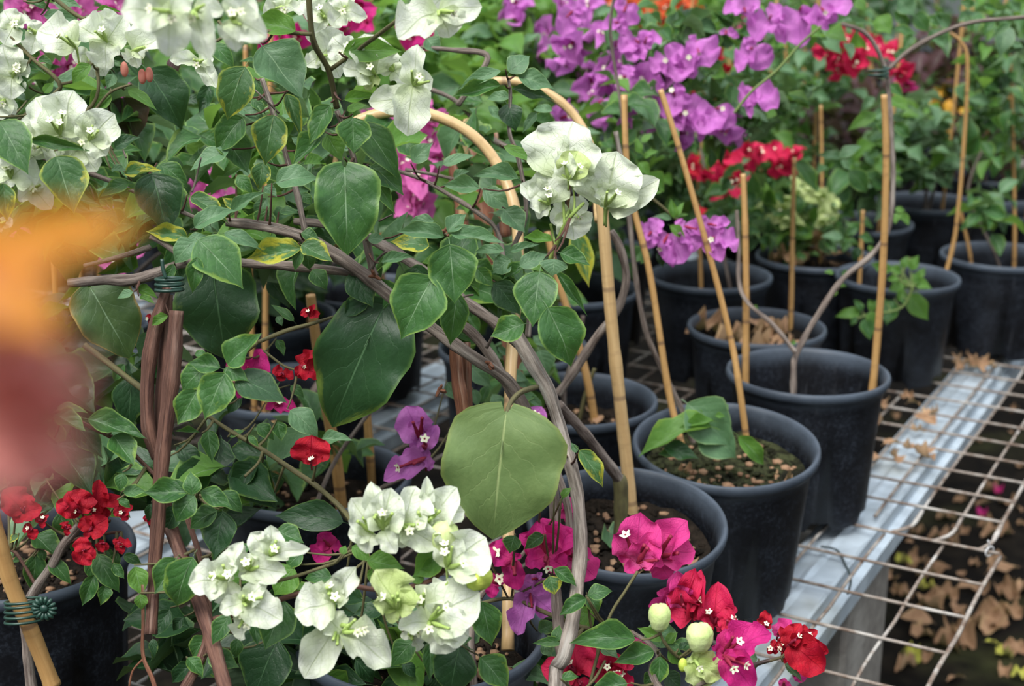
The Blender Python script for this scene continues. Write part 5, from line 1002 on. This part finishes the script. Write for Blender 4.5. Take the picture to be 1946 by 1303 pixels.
flower(PV, 'A2', 1.8, '1600 430 : 1530 480 .8 / 1640 370 .9 / 1620 520 .7; 1720 480 : 1825 450 .4 / 1780 590 .8 / 1660 570 .7; 1480 400 2 : 1430 450 .8 / 1530 440 .7; 1470 560 1 : 1410 700 .6 / 1520 660 .5 / 1440 560 .6; 1560 130 : 1460 150 .6 / 1600 190 .7 / 1580 60 .5; 1600 30 : 1660 140 .7 / 1530 20 .8; 1700 250 : 1600 330 .8 / 1800 210 .7 / 1690 160 .7; 1830 330 : 1740 400 .8 / 1900 420 .8 / 1920 250 .7; 1650 220 : 1560 280 .8 / 1720 280 .7; 1900 650 : 1860 740 .7 / 1960 700 .7 / 1880 600 .7; 1300 60 : 1230 200 .6 / 1380 20 .7 / 1360 150 .6', 'v', 1, 1.2, red=True)
flower(PV, 'F', 1.58, '1238 440 : 1210 446 .9 / 1260 418 .8 / 1232 472 .8; 1270 445 : 1300 500 .75 / 1252 470 .6 / 1275 512 .25; 1300 430 : 1325 478 .8 / 1283 420 .7 / 1340 440 .5; 1345 425 : 1388 420 .4 0 / 1365 460 .8 / 1320 415 .7; 1358 450 : 1406 472 .6 / 1370 496 .5 / 1340 480 .6', 'v', 1, 1.2, red=True)
leaves(PV, 'F', 1.6, '1280 412 1275 375 .4 0 b; 1282 412 1310 405 .35 0 b; 1275 415 1240 410 .4 0 l; 1285 410 1300 380 .35 0 b; 1275 430 1305 458 .5 0 b -3; 1235 480 1215 500 .7; 1250 480 1262 510 .5 0 d; 1225 470 1200 500 .7 0 g; 1230 370 1260 365 .4 0 b; 1215 290 1210 260 .5 0 b; 1225 300 1255 280 .4 0 b; 1215 310 1235 335 .7 0 b; 1220 270 1240 250 .5 0 b', jit=.01)
bgflowers(PV, rp_(16, 1060, 1260, 70, 250)+rp_(8, 1270, 1400, 190, 270), 'v', 78, 1.9, .06)
foliage(PV, [(1200, 250, 60, 120, 1.75, .06, 46), (1330, 200, 160, 90, 1.95, .08, 110), (1240, 60, 140, 70, 1.9, .08, 80), (1480, 50, 150, 60, 1.9, .06, 40), (1450, 170, 120, 60, 1.98, .06, 40)], 'g', .038, droop=.1)

def rp(n, x0, x1, y0, y1): return [(random.uniform(x0, x1), random.uniform(y0, y1)) for _ in range(n)]
# left and middle, just behind the white plants
bgplant(150, 1.9, 'bougainvillea with candy pink bracts showing between the creamy white ones, far upper left', [(120, 80, 160, 120, 1.75, .1, 150), (160, 330, 180, 110, 1.75, .1, 110)], 'g', .05, [(rp(14, 40, 240, 0, 60)+rp(12, 50, 140, 90, 150)+[(95, 395), (110, 410), (130, 430), (85, 425), (30, 430)], 'j', 74, 1.55, .06), ([(155, 150), (170, 120)], 's', 50, 1.5, .03)])
bgplant(420, 2.1, 'green bougainvillea with a few pink bracts behind the arching woody branches', [(330, 230, 160, 130, 1.9, .12, 150), (480, 380, 170, 90, 1.8, .1, 110)], 'g', .055, [([(380, 340), (395, 365), (420, 345), (375, 375), (425, 380), (410, 320), (220, 170), (235, 190), (240, 470), (215, 500)], 'j', 70, 1.6, .04)])
bgplant(700, 2.3, 'bougainvillea with hot magenta bracts behind the top white blossoms', [(640, 60, 170, 100, 1.9, .12, 130), (780, 200, 120, 130, 1.9, .12, 120)], 'b', .055, [([(640, 10), (670, 25), (690, 5), (700, 45), (655, 40), (790, 60), (815, 70), (800, 45), (560, 60), (610, 20), (530, 80), (500, 70)], 'm', 70, 1.7, .05)])
bgplant(800, 2.0, 'bougainvillea with dusky pink bracts under the nearer bamboo hoop', [(800, 330, 100, 110, 1.85, .1, 90), (850, 450, 110, 60, 1.8, .08, 60)], 'g', .055, [([(775, 290), (795, 320), (780, 350), (815, 300), (800, 370), (790, 395), (760, 300), (830, 290), (805, 235), (815, 215), (770, 320), (800, 340), (730, 215), (745, 235), (820, 270), (780, 385)], 'j', 76, 1.65, .06)])
bgplant(950, 2.7, 'leafy green bougainvillea rising behind the two bamboo hoops', [(950, 120, 170, 120, 2.2, .15, 260), (1010, 260, 130, 90, 2.1, .12, 120)], 'b', .065)
bgplant(1080, 2.6, 'violet bougainvillea behind the hoops, its bracts showing near the top edge', [(1050, 40, 150, 90, 2.3, .15, 150), (1110, 170, 100, 90, 2.3, .12, 110)], 'b', .05, [([(990, 45), (1010, 70), (1000, 20), (1020, 95), (1040, 55), (980, 10), (1090, 30), (1110, 50), (1075, 80), (960, 5), (1150, 70), (1170, 90), (1130, 190), (1150, 210), (1140, 230), (1125, 130), (1060, 10), (1120, 15), (1100, 75)], 'v', 62, 2.15, .06)])
# orange far ones
bgplant(1180, 3.8, 'distant bougainvillea with vivid orange bracts along the top edge', [(1200, 30, 190, 90, 3.5, .2, 180)], 'g', .05, [(rp(16, 1100, 1340, -15, 45), 'o', 46, 3.3, .1), ([(1300, 5), (1320, 10), (1150, 15), (1120, 5), (1230, 40), (1260, 30), (1600, 170), (1585, 175)], 'o', 40, 3.3, .05)])
bgplant(1230, 3.0, 'green bushy bougainvillea below the distant orange bracts, above the violet spray', [(1230, 160, 130, 100, 2.8, .15, 170), (1230, 330, 110, 80, 2.7, .12, 130)], 'd', .05)
bgplant(1500, 3.0, 'bougainvillea with raspberry red bracts behind the violet ones at the right', [(1420, 230, 150, 120, 2.8, .15, 220), (1560, 90, 120, 100, 2.9, .15, 160)], 'g', .05, [([(1560, 95), (1580, 110), (1600, 90), (1620, 75), (1640, 100), (1655, 90), (1595, 120), (1570, 80), (1630, 115), (1700, 105), (1705, 130), (1610, 65)], 'q', 56, 2.45, .05), ([(1330, 160), (1355, 165), (1370, 155), (1345, 180), (1370, 120), (1360, 105)], 'r', 44, 2.5, .05), ([(1720, 150), (1725, 155)], 'k', 40, 2.6, .02)])
bgplant(1640, 3.4, 'dark plum leaved plant behind the forked stem of the tall rail-edge pot', [(1600, 230, 110, 90, 3.2, .15, 120), (1700, 180, 90, 80, 3.3, .12, 60)], 'p', .06, name='potted_croton', canes=1)
bgplant(1820, 3.6, 'croton with yellow and orange leaves far back near the frame edge', [(1820, 195, 60, 45, 3.3, .08, 34)], 'leaf_croton', .045, name='potted_croton', canes=1, H=.19)
bgplant(1880, 3.3, 'dark purple leaved plant behind the yellow croton leaves', [(1830, 130, 130, 90, 3.4, .12, 160), (1890, 260, 100, 80, 3.2, .1, 90)], 'p', .06, name='potted_croton')
bgplant(1755, 2.95, 'black pot with sparse grey-green foliage just behind the pot of bright fresh leaves', [(1750, 290, 80, 60, 2.8, .1, 90), (1720, 230, 80, 60, 2.8, .1, 60)], 'l', .05, canes=1, H=.18)
bgplant(1750, 3.5, 'further black pot in the dark gap behind the sparse grey-green one', [(1780, 200, 60, 60, 3.4, .1, 40)], 'g', .05, canes=1, H=.18)
bgplant(1970, 2.9, 'black pot with pale rim cut by the frame edge behind the two thin canes', [(1930, 230, 90, 120, 2.7, .12, 110)], 'g', .05, [([(1905, 110), (1920, 130)], 'o', 30, 2.8, .02)])
bgplant(1400, 3.2, 'green bougainvillea in the back row between the red and the greenish-white blossoms', [(1400, 400, 100, 70, 3.0, .1, 80), (1460, 290, 130, 60, 3.0, .1, 110)], 'g', .05)
bgplant(1630, 2.8, 'leafy green plant in a black pot behind the greenish-white blossoms', [(1640, 330, 60, 70, 2.7, .1, 50), (1600, 420, 40, 30, 2.7, .05, 20)], 'g', .055, canes=1)
BL = 'green bougainvillea standing in the crowded back rows of the bench'
k = 0
for row, (d, top, hh, n) in enumerate(((3.0, 130, 130, 150), (3.9, 50, 120, 170), (5.0, 0, 110, 170), (6.4, -40, 90, 170))):
    x = -150+row*60
    while x < 2100:
        if not (row == 0 and x > 1150) and not (1650 < x < 2000 and row < 2):
            px = x+random.uniform(-25, 25)
            nn_ = n if x < 1450 else int(n*.4)
            fl = []
            if row >= 1 and k % 3 == 0: fl = [(rp(5, px-80, px+80, top-30, top+50), random.choice('vkmqr'), 34, d-.25, .05)]
            bgplant(px, d, BL, [(px, top, 120 if row < 2 else 105, hh, d, .18, nn_)], 'gdb'[k % 3], .055+.008*row, fl, group='green bougainvilleas in the back rows', canes=1)
            k += 1
        x += 215-row*22
# far ground shrubs close the view
# ================================================================== NEAR BLURRED SPRAY
t = thing('bougainvillea_spray', Vector((-.2, .12, BZ)), 'orange and salmon spray hugely out of focus at the left frame edge', 'plant')
SK = tubes('stem', t, 'bark_brown', [[(-40, 820, .17, .9), (-160, 1300, .17, 1.2), (-300, 2600, .2, 1.6), (-600, 9500, .25, 2.5)], [(-40, 820, .17, .8), (0, 600, .17, .6), (60, 520, .17, .5)]], wob=.02, one=False)
NB = [(-80, 520, 110, 640, .8, 'leaf_orange'), (-90, 600, 90, 600, .7, 'bract_salmon'), (-90, 700, 110, 640, .7, 'bract_salmon'), (-90, 860, 90, 930, .6, 'bract_salmon'), (-60, 560, 290, 400, .5, 'leaf_orange'), (-80, 470, 130, 470, .75, 'leaf_orange'), (-80, 640, 130, 540, .9, 'leaf_orange'), (-60, 620, 60, 690, .6, 'bract_salmon'), (-60, 760, 175, 690, .62, 'bract_salmon'), (-60, 700, 70, 950, .55, 'bract_salmon'), (-100, 780, 40, 860, .8, 'bract_salmon')]
for i, (a, b, c, e, w, m) in enumerate(NB):
    B = at(a, b, .142); T = at(c, e, .134+.003*i); L = (T-B).length
    ob('leaf' if 'leaf' in m else 'bract', tmesh('leaf%d' % (i % 8) if 'leaf' in m else 'bract%d' % (i % 6), m), t, frame(B, T, w*L*.9, 0))

# ================================================================== LIGHT, CAMERA
w = bpy.data.worlds.new('World'); bpy.context.scene.world = w; w.use_nodes = True
nt = w.node_tree; nt.nodes.clear(); g = NT(nt)
geo = g.n('ShaderNodeTexCoord').outputs['Generated']
sz = g.n('ShaderNodeSeparateXYZ'); g.lk(geo, sz.inputs[0])
col = g.mix(g.ss(sz.outputs[2], .0, .75), (.10, .115, .115), (1.0, 1.06, 1.14))
bg = g.n('ShaderNodeBackground'); g.lk(col, bg.inputs[0]); bg.inputs[1].default_value = 1.0
g.lk(bg.outputs[0], g.n('ShaderNodeOutputWorld').inputs[0])
sun = bpy.data.lights.new('sun', 'SUN'); sun.energy = 3.0; sun.angle = R(35); sun.color = (1, .98, .94)
so = bpy.data.objects.new('sun', sun); C.objects.link(so); so.rotation_euler = (R(28), R(-18), 0)

cam = bpy.data.cameras.new('camera'); co = bpy.data.objects.new('camera', cam); C.objects.link(co)
co.location = CAM; co.rotation_euler = (math.pi/2-PITCH, 0, 0)
cam.sensor_width = 23.6; cam.lens = FPX/1946*23.6; cam.clip_start = .02; cam.clip_end = 60
cam.dof.use_dof = True; cam.dof.focus_distance = 1.10; cam.dof.aperture_fstop = 4.8; cam.dof.aperture_blades = 7
bpy.context.scene.camera = co
sc = bpy.context.scene
sc.view_settings.view_transform = 'Standard'; sc.view_settings.look = 'None'; sc.view_settings.gamma = 1; sc.view_settings.exposure = .6
sc.view_settings.use_curve_mapping = False
sc.cycles.max_bounces = 7; sc.cycles.diffuse_bounces = 3; sc.cycles.glossy_bounces = 2; sc.cycles.transmission_bounces = 4; sc.cycles.transparent_max_bounces = 2
